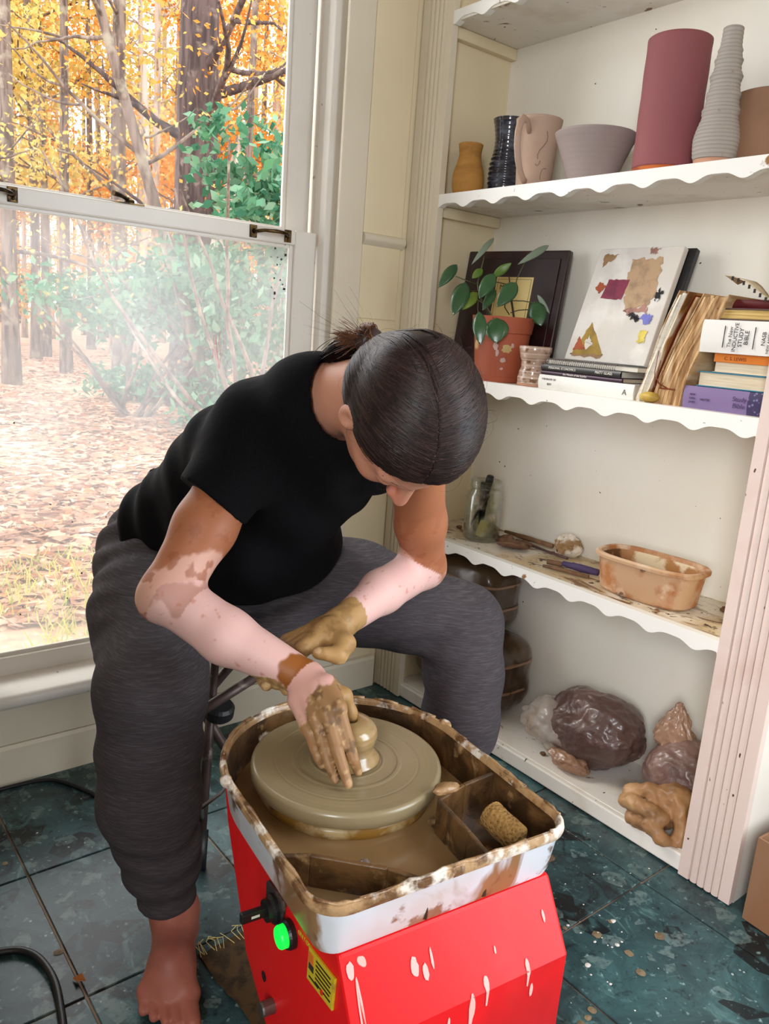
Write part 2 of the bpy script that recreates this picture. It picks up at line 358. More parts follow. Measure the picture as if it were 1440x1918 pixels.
tagit(MB().box((-3.1, -3.52, -.06), (.37, -3.4, 2.5)).build('wall_back', 'wall_unseen'), kind='structure')
tagit(MB().box((-3.22, -3.4, -.06), (-3.1, -3.1, 2.5)).box((-3.22, -1.95, -.06), (-3.1, .13, 2.5)).box((-3.22, -3.1, -.06), (-3.1, -1.95, .7)).box((-3.22, -3.1, 2.35), (-3.1, -1.95, 2.5)).box((-3.1, -1.75, -.06), (-2.0, -.0, 2.5)).build('wall_side_and_light_block', 'wall_unseen'), kind='structure')  # last box: unseen return wall, added to block side-window light from the lower left

# ---------------------------------------------------------------- the sash window in view
win = empty('window_1', kind='structure')
def frame(x0, x1, z0, z1, y0, y1, sl, sr, zb, zt):
    m = MB(); m.box((x0, y0, z0), (sl, y1, z1)).box((sr, y0, z0), (x1, y1, z1)).box((sl, y0, z0), (sr, y1, zb)).box((sl, y0, zt), (sr, y1, z1)); return m
ls = frame(-1.112, -.243, .212, 1.212, .05, .086, -1.057, -.303, .262, 1.178).build('lower_sash', 'paint_trim', win, bevel=.003)
us = frame(-1.112, -.243, 1.185, 2.14, .092, .126, -1.05, -.305, 1.212, 2.09).build('upper_sash', 'paint_trim', win, bevel=.003)
frame(-1.06, -.30, .258, 1.182, .060, .066, -1.046, -.314, .270, 1.170).build('glazing_bead', 'paint_trim', win, bevel=.002)
frame(-1.053, -.302, 1.208, 2.094, .100, .106, -1.040, -.314, 1.222, 2.08).build('glazing_bead', 'paint_trim', win, bevel=.002)
MB().box((-1.057, .069, .262), (-.303, .072, 1.178)).build('lower_pane', 'glass_dusty', win)
MB().box((-1.05, .109, 1.212), (-.305, .112, 2.09)).build('upper_pane', 'glass_clean', win)
for x0, x1 in ((-.243, -.208), (-1.145, -1.112)):
    MB().box((x0, .018, .212), (x1 if x0 > -.5 else x1, .046, 2.14)).build('stop_bead', 'paint_trim', win, bevel=.003)
    MB().box((x0+.006, .086, .212), (x1, .092, 2.14)).build('parting_bead', 'paint_trim', win, bevel=.001)
    MB().box((x0+.012, .046, .205), (x1, .128, 2.15)).build('jamb', 'paint_trim', win)
autosmooth(MB().prism([(.05, .190), (-.046, .190), (-.052, .195), (-.054, .206), (-.050, .216), (-.044, .220), (.05, .222)], -1.24, -.155, 'x').build('window_stool', 'paint_trim', win), 50)
autosmooth(MB().prism([(0, .0935), (-.013, .0935), (-.013, .176), (-.020, .182), (-.020, .190), (0, .190)], -1.21, -.165, 'x').build('window_apron', 'paint', win), 30)
mat('pink_smear', (226, 150, 160), .6, alpha=.6); mat('fly_speck', (40, 32, 30), .8)
lp_ = [o for o in COL.objects if o.name == 'lower_pane'][0]; rs = random.Random(12); m = MB()
sx, sz = (0.0000, 1.0362, 0.8820)[0]*0+(-0.4874, 0.0680, 0.9246)[0], (-0.4874, 0.0680, 0.9246)[2]
for k in range(9):
    a = rs.uniform(-.012, .012); m.tube([(sx+a+.010*math.sin(3*t+k)*(1-t), .0684, sz-.045+.10*t) for t in np.linspace(rs.uniform(0, .3), rs.uniform(.6, 1), 7)], .0010, 5, squash=.3)
m.build('pink_smear', 'pink_smear', win)['kind'] = 'stuff'
m = MB()
for k in range(60):
    if k < 44: x, z = rs.uniform(-1.0, -.32), .27+.5*rs.random()**1.6
    else: x, z = rs.uniform(-.36, -.31), rs.uniform(1.05, 1.17)
    r = rs.uniform(.0005, .0016)*(2 if k > 50 else 1); m.box((x-r, .0676, z-r*rs.uniform(.6, 2)), (x+r, .0690, z+r))
m.build('fly_specks', 'fly_speck', win)['kind'] = 'stuff'
def lift(xc):
    t = MB(); r = wempty  # plates, screws and the curved bar of a sash lift
    for s in (-1, 1):
        MB().box((xc+s*.046-.009, .0465, 1.182), (xc+s*.046+.009, .0500, 1.210)).build('lift_plate', 'brass_dark', ls, bevel=.001)
        m = MB()
        for dz in (1.189, 1.203): m.lathe([(.003, 0), (.003, .001), (.0015, .0018), (0, .0018)], 10, Matrix.Translation((xc+s*.046, .0465, dz)) @ Matrix.Rotation(math.radians(90), 4, 'X'))
        m.build('screw', 'brass_dark', ls, smooth=True)
    pts = [(xc-.046, .046, 1.196), (xc-.040, .036, 1.197), (xc-.028, .026, 1.199), (xc, .022, 1.200), (xc+.028, .026, 1.199), (xc+.040, .036, 1.197), (xc+.046, .046, 1.196)]
    MB().tube(pts, [.005, .0045, .004, .0045, .004, .0045, .005], 10).build('sash_lift', 'brass_dark', ls, smooth=True)
lift(-.372); lift(-.978)
lk = MB().box((-.735, .055, 1.2125), (-.672, .085, 1.2155)).lathe([(.011, 0), (.011, .006), (.006, .009), (0, .010)], 16, Matrix.Translation((-.700, .068, 1.2155)))
lk.tube([(-.700, .068, 1.222), (-.722, .052, 1.226), (-.742, .044, 1.228)], [.005, .004, .0055], 8).build('sash_lock', 'brass_dark', us)

# ---------------------------------------------------------------- built-in bookcase
YL, YR, XB = -.112, -.988, .225
bk = wempty('bookcase', (0.1, -.55, 0), label='white painted built-in bookcase with scalloped shelves and fluted pilasters', cat='bookcase')
MB().box((XB, YR-.1, .0), (XB+.02, -.002, 2.45)).build('back_panel', 'paint_back', bk)
MB().box((.012, -.085, .0), (XB, -.066, 2.45)).build('side_panel', 'paint_wall', bk)
MB().box((.012, YR-.016, .0), (XB, YR, 2.45)).build('side_panel', 'paint_wall', bk)
MB().box((.012, -1.0925, .0), (.249, -1.082, 2.45)).build('end_panel', 'paint_trim', bk)
def pilaster(y0, y1):
    w = y0-y1; n = 4; e = w*.22; pts = [(.012, y0), (-.006, y0)]; g = (w-2*e)/n
    pts.append((-.006, y0-e+.002))
    for k in range(n):
        c = y0-e-g*(k+.5)
        for q in range(7):
            a = math.pi*q/6; pts.append((-.0015-.0045*math.sin(a) if 0 < q < 6 else .0015, c+g*.5*math.cos(a)*.98))
    pts += [(-.006, y1+e-.002), (-.006, y1), (.012, y1)]
    return autosmooth(MB().prism(pts, .003, 2.45, 'z').build('fluted_pilaster', 'paint_pilaster' if y1 < -.5 else 'paint', bk), 40)
pilaster(-.004, -.113); pilaster(-.987, -1.0925)
def fascia(zt, h, per, amp, ph):
    n = 220; pts = [(YL, zt), (YL, zt-h)]
    L = YL-YR
    for k in range(1, n):
        y = YL-L*k/n; u = (YL-y)/per+ph; s = math.cos(2*math.pi*u)+.28*math.cos(4*math.pi*u)
        pts.append((y, zt-h+.004-amp*s))
    pts += [(YR, zt-h), (YR, zt)]
    return MB().prism([(a, b) for a, b in pts], -.004, .014, 'x')
for zt, mt, ph, h in ((1.325, 'paint_dirty', .1, .030), (.897, 'paint_dirty', .3, .034), (.489, 'paint_worktop', .55, .030), (1.725, 'paint_dirty', .0, .026)):
    sh = MB().box((.0, YR, zt-.022), (.014, YL, zt)).box((.014, YR, zt-.022), (XB, -.085, zt)).build('shelf', mt, bk)
    autosmooth(fascia(zt+.0005, h, .098, .0058, ph).build('scalloped_edge', 'paint_fascia', sh), 50)
    if zt > 1:
        MB().box((.014, -.103, zt-.048), (XB-.001, -.085, zt-.0225)).build('shelf_cleat', 'paint_wall', bk, bevel=.002)
        MB().box((.016, YR, zt-.048), (XB-.001, YR+.016, zt-.0225)).build('shelf_cleat', 'paint_wall', bk, bevel=.002)
bs = MB().box((.0, YR, .004), (.014, YL, .040)).box((.014, YR, .004), (XB, -.085, .040)).build('bottom_board', 'paint_dirty', bk, bevel=.003)

# ---------------------------------------------------------------- the autumn wood outside
GZ = -.24
def leafmat(name, cols, trl=.45):
    m = bpy.data.materials.new(name); m.use_nodes = True; nt = m.node_tree; N = nt.nodes; L = nt.links; N.remove(N['Principled BSDF']); out = N['Material Output']
    g = N.new('ShaderNodeNewGeometry'); cr = N.new('ShaderNodeValToRGB'); e = cr.color_ramp.elements
    while len(e) < len(cols): e.new(.5)
    for i, c in enumerate(cols): e[i].position = i/(len(cols)-1); e[i].color = lin(c)
    L.new(g.outputs['Random Per Island'], cr.inputs[0])
    d = N.new('ShaderNodeBsdfDiffuse'); t = N.new('ShaderNodeBsdfTranslucent'); L.new(cr.outputs[0], d.inputs[0]); L.new(cr.outputs[0], t.inputs[0])
    mx = N.new('ShaderNodeMixShader'); mx.inputs[0].default_value = trl; L.new(d.outputs[0], mx.inputs[1]); L.new(t.outputs[0], mx.inputs[2]); L.new(mx.outputs[0], out.inputs[0]); MATS[name] = m
leafmat('leaf_orange', [(220, 140, 60), (236, 166, 80), (240, 190, 104), (222, 140, 64), (240, 200, 120), (230, 140, 50)])
leafmat('leaf_yellow', [(226, 200, 110), (238, 220, 146), (220, 190, 100), (190, 186, 110), (238, 206, 124), (240, 228, 180)])
leafmat('leaf_mixed', [(236, 190, 100), (176, 182, 110), (238, 210, 136), (226, 150, 76), (206, 200, 130), (238, 176, 90)])
leafmat('leaf_holly', [(58, 104, 82), (80, 136, 104), (116, 164, 130), (70, 114, 84), (150, 184, 156), (90, 142, 98)], .3)
leafmat('leaf_litter', [(178, 132, 104), (206, 168, 140), (150, 104, 78), (224, 196, 172), (196, 130, 84), (168, 128, 112)], .1)
leafmat('grass_blades', [(186, 190, 96), (216, 204, 110), (150, 176, 100), (230, 214, 130)], .4)
mat('bark', (146, 126, 114), .9, [dict(c=(92, 76, 68), s=14, lo=.4, hi=.6, st=(1, 1, .15), d=6), dict(c=(170, 158, 140), s=5, lo=.55, hi=.7)], bump=dict(s=18, st=(1, 1, .2), k=.5, dist=.03))
mat('bark_dark', (104, 84, 80), .9, [dict(c=(66, 52, 50), s=14, lo=.4, hi=.6, st=(1, 1, .15), d=6), dict(c=(140, 122, 112), s=6, lo=.58, hi=.7)], bump=dict(s=18, st=(1, 1, .2), k=.5, dist=.03))
mat('bark_pale', (196, 176, 160), .9, [dict(c=(140, 118, 104), s=10, lo=.45, hi=.65, st=(1, 1, .2))])
mat('soil', (176, 136, 108), .95, [dict(c=(214, 180, 152), s=3, lo=.4, hi=.6, d=10), dict(c=(128, 88, 64), s=8, lo=.5, hi=.65, d=10), dict(c=(232, 206, 180), s=16, lo=.55, hi=.65, d=6)])
def leafquads(cent, size, rng, elong=1.5):
    n = len(cent); a = rng.normal(size=(n, 3)); a /= np.linalg.norm(a, axis=1)[:, None]; b = np.cross(a, rng.normal(size=(n, 3))); b /= np.linalg.norm(b, axis=1)[:, None]
    s = (size*(.6+.8*rng.random(n)))[:, None]; A = a*s*.5*elong; B = b*s*.5
    V4 = np.stack([cent-A, cent-B*.9+A*.1, cent+A, cent+B*.9+A*.1], 1).reshape(-1, 3); return V4, np.arange(4*n).reshape(-1, 4)
g = MB(); nx, ny = 50, 50; vs = []
for j in range(ny+1):
    for i in range(nx+1):
        x = -8+56*i/nx; y = .13+60*(j/ny)**1.6; r = math.hypot(x+1.3, y+1.6); z = GZ+(.05*math.sin(x*1.3+y*.7)*min(1, y/4)+.02*max(0, r-14)); vs.append((x, y, z))
g.add(vs, [(j*(nx+1)+i, j*(nx+1)+i+1, (j+1)*(nx+1)+i+1, (j+1)*(nx+1)+i) for j in range(ny) for i in range(nx)])
gr = g.build('ground', 'soil', smooth=True); tagit(gr, kind='structure')
def gz(x, y): r = math.hypot(x+1.3, y+1.6); return GZ+(.05*math.sin(x*1.3+y*.7)*min(1, max(y, 0)/4)+.02*max(0, r-14))
CX, CY = -1.351, -1.647
def az(a, r): return (CX+r*math.sin(math.radians(a)), CY+r*math.cos(math.radians(a)))
R_ = np.random.default_rng(5)
# leaf litter, grass
n = 26000; a = R_.uniform(2, 46, n); r = 3.2+17*R_.random(n)**1.3; x = CX+r*np.sin(np.radians(a)); y = CY+r*np.cos(np.radians(a)); k = y > .4; x, y, r = x[k], y[k], r[k]
z = np.array([gz(p, q) for p, q in zip(x, y)])+.012; c = np.stack([x, y, z], 1); v4, f4 = leafquads(c, np.full(len(c), .09), R_, 1.3); v4[:, 2] = np.repeat(z, 4)+(v4[:, 2]-np.repeat(z, 4))*.3
tagit(npmesh('leaf_litter', v4, f4, 'leaf_litter'), 'carpet of fallen brown and tan leaves on the woodland ground', 'leaves', kind='stuff')
n = 9000; x = R_.uniform(-1.8, 2.2, n); y = .35+1.9*R_.random(n)**1.5; z = np.array([gz(p, q) for p, q in zip(x, y)]); k = vnoise(np.stack([x, y, z], 1), 2.2, 3) > .38; x, y, z = x[k], y[k], z[k]; n = len(x)
t = R_.uniform(0, 6.28, n); h = .03+.05*R_.random(n); dx, dy = np.cos(t)*.005, np.sin(t)*.005; lx, ly = R_.normal(size=n)*.03, R_.normal(size=n)*.03
v4 = np.stack([np.stack([x-dx, y-dy, z], 1), np.stack([x+dx, y+dy, z], 1), np.stack([x+lx+dx*.3, y+ly+dy*.3, z+h], 1), np.stack([x+lx-dx*.3, y+ly-dy*.3, z+h], 1)], 1).reshape(-1, 3)
tagit(npmesh('grass', v4, np.arange(4*n).reshape(-1, 4), 'grass_blades'), 'patchy yellow green grass just outside the window', 'grass', kind='stuff')
def limb(m, p, d, L, r, rng, n=7, wob=.12, up=.04):
    pts = [Vector(p)]; d = Vector(d).normalized(); rad = [r]
    for i in range(n):
        d = (d+Vector(rng.normal(size=3))*wob+Vector((0, 0, up))).normalized(); pts.append(pts[-1]+d*L/n); rad.append(r*(1-.85*(i+1)/n)+.004)
    m.tube(pts, rad, 6); return pts
def tree(name, label, group, h, r, leaf, nleaf, seed, crown=(1.6, .25, 1.0), size=.1, lean=(0, 0), nbr=9, bark='bark', fork=None):
    rng = np.random.default_rng(seed); root = empty(name, label=label, cat='tree', group=group)
    m = MB(); pts = [(lean[0]*t*h+.04*math.sin(5*t+seed), lean[1]*t*h+.04*math.cos(4*t+seed*2), t*h-.05) for t in np.linspace(0, 1, 12)]; rad = [r*(1.25-.25*min(1, t*8))*(1-.6*t) for t in np.linspace(0, 1, 12)]
    m.tube(pts, rad, 10); m.build('trunk', bark, root, smooth=True)
    tips = []; b = MB()
    for k in range(nbr):
        t = rng.uniform(crown[1], .95); i = t*11; i0 = int(i); p = Vector(pts[i0]).lerp(Vector(pts[min(i0+1, 11)]), i-i0); a = rng.uniform(0, 6.28)
        L = crown[0]*rng.uniform(.6, 1.15)*(1.1-.5*t); q = limb(b, p, (math.cos(a), math.sin(a), rng.uniform(.0, .7)), L, r*.22*(1-.5*t)+.008, rng); tips.append(q)
        for s in range(2):
            q2 = limb(b, q[3+s], Vector((math.cos(a+rng.normal()*.9), math.sin(a+rng.normal()*.9), rng.uniform(-.2, .6))), L*.5, r*.08+.005, rng, 5); tips.append(q2)
    bb_ = b.build('branches', bark, root, smooth=True); bb_['kind'] = 'stuff'
    if fork: f = MB(); f.tube(fork[0], fork[1], 8); f.build('forked_limb', 'bark_pale', root, smooth=True)
    P = np.array([list(x) for q in tips for x in q[2:]]); c = P[rng.integers(0, len(P), nleaf)]+rng.normal(size=(nleaf, 3))*np.array([.32, .32, .22])*crown[0]*.45
    v4, f4 = leafquads(c, np.full(nleaf, size), rng)
    cr = npmesh('crown', v4, f4, leaf, root); cr['kind'] = 'stuff'; return root
def put(t, x, y, rz=0, s=1): t.location = (x, y, gz(x, y)); t.rotation_euler = (0, 0, rz); t.scale = (s, s, s); return t
G1 = 'trees of the autumn wood'
big = tree('autumn_tree', 'thickest dark trunk of the wood, with a pale forked limb leaning beside it', G1, 11, .33, 'leaf_orange', 2600, 3, (2.6, .10, 1), .048, nbr=16, bark='bark_dark',
           fork=([(.10, -.30, .6), (.16, -.34, 1.3), (.10, -.36, 2.1), (.28, -.32, 2.9), (.42, -.3, 3.6)], [.15, .13, .12, .09, .05])); put(big, *az(25.2, 11.5))
put(tree('autumn_tree', 'slim dark straight trunk at the left with yellow leaves, set before the paler trunks', G1, 10, .10, 'leaf_yellow', 2300, 4, (2.4, .12, 1), .048), *az(16.9, 15.5))
put(tree('autumn_tree', 'grey trunk nearest the left edge of the window view', G1, 11, .13, 'leaf_yellow', 2300, 5, (2.6, .14, 1), .048), *az(13.6, 14))
put(tree('autumn_tree', 'dark trunk seen against the right jamb of the upper pane', G1, 11, .24, 'leaf_orange', 2300, 6, (2.4, .12, 1), .048), *az(31.9, 13))
put(tree('autumn_tree', 'leaning young tree with bare crossing branches in front of the thickest trunk', G1, 7, .07, 'leaf_mixed', 700, 8, (2.2, .1, 1), .045, lean=(-.28, .05), nbr=12), *az(26.5, 9))
put(tree('autumn_tree', 'crooked trunk with twin stems left of the thickest trunk', G1, 10, .15, 'leaf_mixed', 2300, 9, (2.4, .12, 1), .048, fork=([(.1, -.1, .8), (.3, -.15, 1.6), (.36, -.2, 3), (.3, -.2, 5)], [.09, .08, .07, .04])), *az(20.3, 14.5))
put(tree('autumn_tree', 'thin dark trunk just right of the thickest trunk with orange leaves', G1, 9, .09, 'leaf_orange', 2000, 10, (2.2, .1, 1), .048), *az(28.3, 15))
var = [tree('autumn_tree', 'slender tree with orange leaves deep in the wood', 'distant orange trees of the wood', 9.5, .11, 'leaf_orange', 5200, 21, (2.2, .06, 1), .072),
       tree('autumn_tree', 'slender tree with yellow leaves deep in the wood', 'distant yellow trees of the wood', 10.5, .10, 'leaf_yellow', 4600, 22, (2.2, .08, 1), .072),
       tree('autumn_tree', 'slender tree with mixed yellow and green leaves deep in the wood', 'distant mixed trees of the wood', 9, .09, 'leaf_mixed', 4400, 23, (2.2, .06, 1), .072),
       tree('autumn_tree', 'pale bare pole of a tree deep in the wood', 'distant pale poles of the wood', 11, .10, 'leaf_yellow', 260, 24, (1.4, .4, 1), .10, bark='bark_pale')]
first = [True]*4; rt = random.Random(11); spots = []
for k in range(86):
    a = 4+44*((k*.618034) % 1); r = 17+20*rt.random(); v = rt.choice([0, 0, 1, 2, 3, 3]) if a > 21 else rt.choice([0, 1, 1, 2, 3, 3, 3])
    t = var[v] if first[v] else copy_tree(var[v]); first[v] = False; put(t, *az(a, r), rt.uniform(0, 6.28), rt.uniform(.8, 1.25))
def holly(label, x, y, z0, rx, rz_, n, seed, size=.085):
    rng = np.random.default_rng(seed); n = int(n*1.25); size *= .74; root = empty('holly_bush', (x, y, gz(x, y)), label=label, cat='bush', group='holly bushes at the edge of the wood'); m = MB()
    for k in range(9): limb(m, (rng.normal()*.08, rng.normal()*.08, -.03), (rng.normal()*.6, rng.normal()*.6, 1), z0+rz_*rng.uniform(.6, 1.3), .022, rng, 8, .12, .02)
    m.build('stems', 'bark', root, smooth=True)['kind'] = 'stuff'
    cl = rng.normal(size=(20, 3)); cl /= np.linalg.norm(cl, axis=1)[:, None]; cl = cl*rng.random((20, 1))**.4*np.array([rx, rx, rz_])+np.array([0, 0, z0+rz_*.2])
    c = cl[rng.integers(0, 20, n)]+rng.normal(size=(n, 3))*np.array([.24, .24, .12])*rx; c[:, 2] = np.maximum(c[:, 2], .05)
    v4, f4 = leafquads(c, np.full(n, size), rng, 1.7); f = npmesh('foliage', v4, f4, 'leaf_holly', root); f['kind'] = 'stuff'
holly('tall green holly at the right, its top spreading across the upper pane', *az(29.3, 7.4), 2.15, .62, .72, 1500, 31, .085)
holly('green holly behind the dusty lower pane, right half, under the tall one', *az(27.6, 9.0), 1.15, 1.0, .55, 1900, 32, .09)
holly('green holly behind the dusty lower pane, middle, wide and low', *az(21.0, 9.6), 1.3, 1.0, .45, 1700, 33, .09)
holly('small green holly low at the foot of the trunks', *az(20.8, 12), .25, .6, .25, 500, 34, .09)
holly('small holly sprig at the base of the trunks near the right jamb', *az(26.4, 8.6), .2, .55, .3, 600, 35, .08)

# ---------------------------------------------------------------- pottery on the upper shelf
mat('ochre_clay', (182, 132, 62), .8, [dict(c=(150, 104, 46), s=12, lo=.45, hi=.7, st=(1, 1, 3))], bump=dict(s=40, k=.15, st=(.3, .3, 3)))
mat('blue_glaze', (44, 48, 60), .12, [dict(c=(96, 104, 118), s=20, lo=.5, hi=.7, st=(1, 1, 2), d=6), dict(c=(104, 88, 84), t='wave', s=17, w=1.2, lo=.8, hi=1, a=.6, mask=dict(s=6, lo=.4, hi=.6)), dict(c=(22, 22, 30), s=8, lo=.5, hi=.65)], coat=.8)
mat('bisque_pink', (192, 164, 144), .85, [dict(c=(172, 142, 122), s=5, lo=.45, hi=.7)])
mat('bisque_groove', (150, 122, 104), .9)
mat('grey_bisque', (156, 142, 138), .8, [dict(c=(136, 122, 120), t='wave', s=30, w=1, lo=.4, hi=.9, a=.1), dict(c=(172, 158, 152), s=6, lo=.5, hi=.7, a=.5)])
mat('red_slip', (142, 80, 84), .75, [dict(c=(140, 74, 80), s=6, lo=.45, hi=.65, st=(1, 1, .3)), dict(c=(120, 60, 66), s=50, lo=.7, hi=.74)])
mat('raw_orange', (196, 104, 44), .8, [dict(c=(150, 70, 34), s=14)])
mat('pale_bisque', (168, 160, 152), .85, [dict(c=(140, 132, 126), t='wave', s=48, w=.5, lo=.55, hi=.95, a=.6), dict(c=(120, 112, 106), s=60, lo=.68, hi=.75, a=.6)])
mat('raw_peach', (200, 150, 122), .85)
mat('brown_clay', (136, 100, 76), .8, [dict(c=(112, 80, 58), s=7, lo=.45, hi=.7)])
mat('dark_clay', (52, 36, 34), .6)
ZT = 1.325
def pot(name, label, cat, x, y, prof, m, wall=.004, wob=None, z=ZT, group='pots on the top shelf'):
    root = empty(name, (x, y, z), label=label, cat=cat, group=group)
    inner = [(max(r-wall, .002), zz) for r, zz in prof if zz > prof[0][1]+.006][::-1]
    p = [(prof[0][0]*.9, prof[0][1])]+prof+[(prof[-1][0]-wall*.5, prof[-1][1]+wall*.35)]+inner+[(0, prof[0][1]+.006)]
    b = MB().lathe(p, 56, wob=wob).build('vessel', m, root, smooth=True); return root
def smooth_prof(pts, n=48):
    zs = np.array([p[1] for p in pts]); rs = np.array([p[0] for p in pts]); z = np.linspace(zs[0], zs[-1], n); out = []
    t = np.concatenate([[0], np.cumsum(np.hypot(np.diff(rs), np.diff(zs)))])
    for q in z:     # catmull style interpolation of the radius
        i = min(max(np.searchsorted(zs, q)-1, 0), len(zs)-2); u = (q-zs[i])/(zs[i+1]-zs[i]); p0 = rs[max(i-1, 0)]; p1 = rs[i]; p2 = rs[i+1]; p3 = rs[min(i+2, len(rs)-1)]
        out.append((float(.5*(2*p1+(p2-p0)*u+(2*p0-5*p1+4*p2-p3)*u*u+(3*p1-p0-3*p2+p3)*u**3)), float(q)))
    return out
pot('ochre_vase', 'small ochre unglazed vase at the left end of the top shelf', 'vase', .05, (0.0500, -0.1514, 1.3845)[1], smooth_prof([(.029, 0), (.036, .014), (.0385, .034), (.036, .056), (.029, .080), (.0265, .098), (.0295, .118)]), 'ochre_clay', .003)
bl = smooth_prof([(.036, 0), (.040, .02), (.041, .05), (.040, .075), (.036, .098), (.033, .12), (.033, .140), (.0375, .168), (.041, .180)], 130)
bl = [(r+(.0016*math.sin(z*560) if .028 < z < .098 else .0003*math.sin(z*700)), z) for r, z in bl]
pot('ribbed_vase', 'dark blue glazed vase with ribbed belly behind the pink mug', 'vase', .125, (0.1250, -0.2009, 1.4165)[1], bl, 'blue_glaze', .004)
mg = pot('clay_mug', 'pinkish unglazed mug with carved wavy lines and a tall loop handle', 'mug', .075, (0.0750, -0.3396, 1.4039)[1], smooth_prof([(.036, 0), (.039, .012), (.0415, .05), (.0445, .10), (.049, .135), (.0515, .150)]), 'bisque_pink', .0045)
hd = math.atan2(-.75, -.62)      # the handle points to the window side of the room's front
def hp(r, z, da=0): return (r*math.cos(hd+da), r*math.sin(hd+da), z)
ha = math.radians(150)
def hq(r, z): return (r*math.cos(ha), r*math.sin(ha), z)
ha = math.radians(195)
hpts = [hq(.042, .118), hq(.058, .136), hq(.074, .138), hq(.088, .126), hq(.094, .105), hq(.092, .08), hq(.083, .055), hq(.068, .033), hq(.052, .020), hq(.038, .014)]
MB().tube(hpts, [.010, .0095, .009, .0085, .008, .008, .0078, .0075, .007, .007], 12, squash=.62).build('handle', 'bisque_pink', mg, smooth=True)
def carve(pts):   # incised lines as thin beads on the wall of the mug
    q = []
    for a, z in pts: r = .0368+.0115*(z/.15)+.0035*(z/.15)**3+.0006; q.append((r*math.cos(math.radians(a)), r*math.sin(math.radians(a)), z))
    return q
for cp in ([(245, .118), (249, .108), (248, .098), (240, .088), (231, .080), (226, .070), (228, .062)], [(222, .052), (228, .048), (234, .052), (236, .058)], [(243, .020), (242, .030), (245, .040), (252, .044), (260, .044)]):
    MB().tube(carve(cp), .0011, 6).build('carved_line', 'bisque_groove', mg, smooth=True)
pot('wide_bowl', 'wide grey flared bowl between the mug and the tall red cylinder', 'bowl', .09, (0.0900, -0.4890, 1.3898)[1], smooth_prof([(.046, 0), (.050, .008), (.062, .045), (.076, .080), (.0855, .103)], 30), 'grey_bisque', .005)
pk = pot('cylinder_vase', 'tall dusty red cylinder vase, the largest pot on the shelf', 'vase', .08, (0.0800, -0.6685, 1.3582)[1], [(.0585, .014)]+[(.0588+.0004*math.sin(i), .018+i*.0118) for i in range(19)]+[(.0590, .238), (.0588, .2435)], 'red_slip', .005)
MB().lathe([(.050, 0), (.0555, .0005), (.0575, .005), (.0583, .0138), (.050, .0139)], 56).build('unglazed_foot', 'raw_orange', pk, smooth=True)
gp = [(.036, .016), (.0385, .022), (.0405, .040), (.0408, .052), (.038, .066), (.0345, .078), (.0315, .088), (.0325, .093), (.0330, .099), (.0300, .106), (.0285, .116), (.0295, .121), (.0300, .126), (.0265, .133), (.0255, .146), (.0275, .152), (.0278, .157), (.0240, .164), (.0225, .176), (.0245, .181), (.0215, .188), (.0205, .196), (.0212, .199), (.0185, .204), (.0175, .222), (.0172, .2345)]
gp2 = smooth_prof(gp, 150); gp2 = [(r+.0004*math.sin(z*900), z) for r, z in gp2]
gb = pot('ringed_bottle', 'pale grey unglazed bottle with stacked rings and a narrow neck', 'bottle', .062, (0.0620, -0.7858, 1.3514)[1], gp2, 'pale_bisque', .003)
MB().lathe([(.030, 0), (.033, .001), (.0355, .0155), (.03, .0158)], 48).build('bare_foot', 'raw_peach', gb, smooth=True)
pot('brown_pot', 'broad brown pot cut by the right edge of the photo', 'pot', .135, (0.1350, -0.8398, 1.3947)[1], smooth_prof([(.060, 0), (.066, .03), (.068, .08), (.066, .130)]), 'brown_clay', .005)
pot('dark_pot', 'dark brown pot barely showing between the red cylinder and the grey bottle', 'pot', .178, (0.1780, -0.6781, 1.4143)[1], smooth_prof([(.030, 0), (.034, .04), (.033, .115)]), 'dark_clay', .004)
rb = MB(); rb.tube([(.030, -.925, ZT+.004), (.022, -.94, ZT+.013), (.020, -.955, ZT+.008), (.03, -.97, ZT+.005)], [.003, .004, .004, .003], 8, squash=.4)
tagit(rb.build('clay_curl', 'pale_bisque', smooth=True), 'small pale curl of dry clay on the shelf edge at the far right', 'clay scrap')

# ---------------------------------------------------------------- middle shelf
ZM = .897
mat('plaque_wood', (40, 20, 22), .3, [dict(c=(58, 30, 30), s=4, st=(8, 1, 1))], coat=.3)
mat('brass_plate', (206, 178, 110), .35, [dict(c=(232, 210, 150), s=4, lo=.4, hi=.7)], metal=.55)
mat('ink', (34, 24, 20), .7); mat('ink_grey', (96, 88, 84), .7); mat('ink_white', (236, 230, 222), .6); mat('ink_purple', (70, 52, 92), .6); mat('ink_rust', (120, 52, 16), .6)
pl = wempty('award_plaque', (.12, -.25, ZM), label='dark wooden plaque with engraved gold plate behind the potted plant', cat='plaque')
u = Vector((.047, -.303, 0)).normalized(); n = Vector((u.y, -u.x, 0)); n = n if n.x < 0 else -n
up = (Vector((0, 0, 1))*.985 - n*.15).normalized(); n2 = u.cross(up); n2 = n2 if n2.x < 0 else -n2
MP = xyframe((.092, -.094, ZM), u, up, n2)
pbs = MB().box((0, 0, -.018), (.296, .318, 0), MP).build('board', 'plaque_wood', pl, bevel=.004)
MB().box((.020, .020, 0), (.276, .298, .003), MP).build('raised_field', 'plaque_wood', pl, bevel=.002)
pp = MB().box((.105, .10, .0032), (.213, .252, .0045), MP).build('engraved_plate', 'brass_plate', pl)
m = MB()
for a in ((.110, .105, .208, .1058), (.110, .2462, .208, .247), (.110, .105, .1108, .247), (.2072, .105, .208, .247)): m.box((a[0], a[1], .0045), (a[2], a[3], .0048), MP)
m.build('plate_border', 'ink', pp)
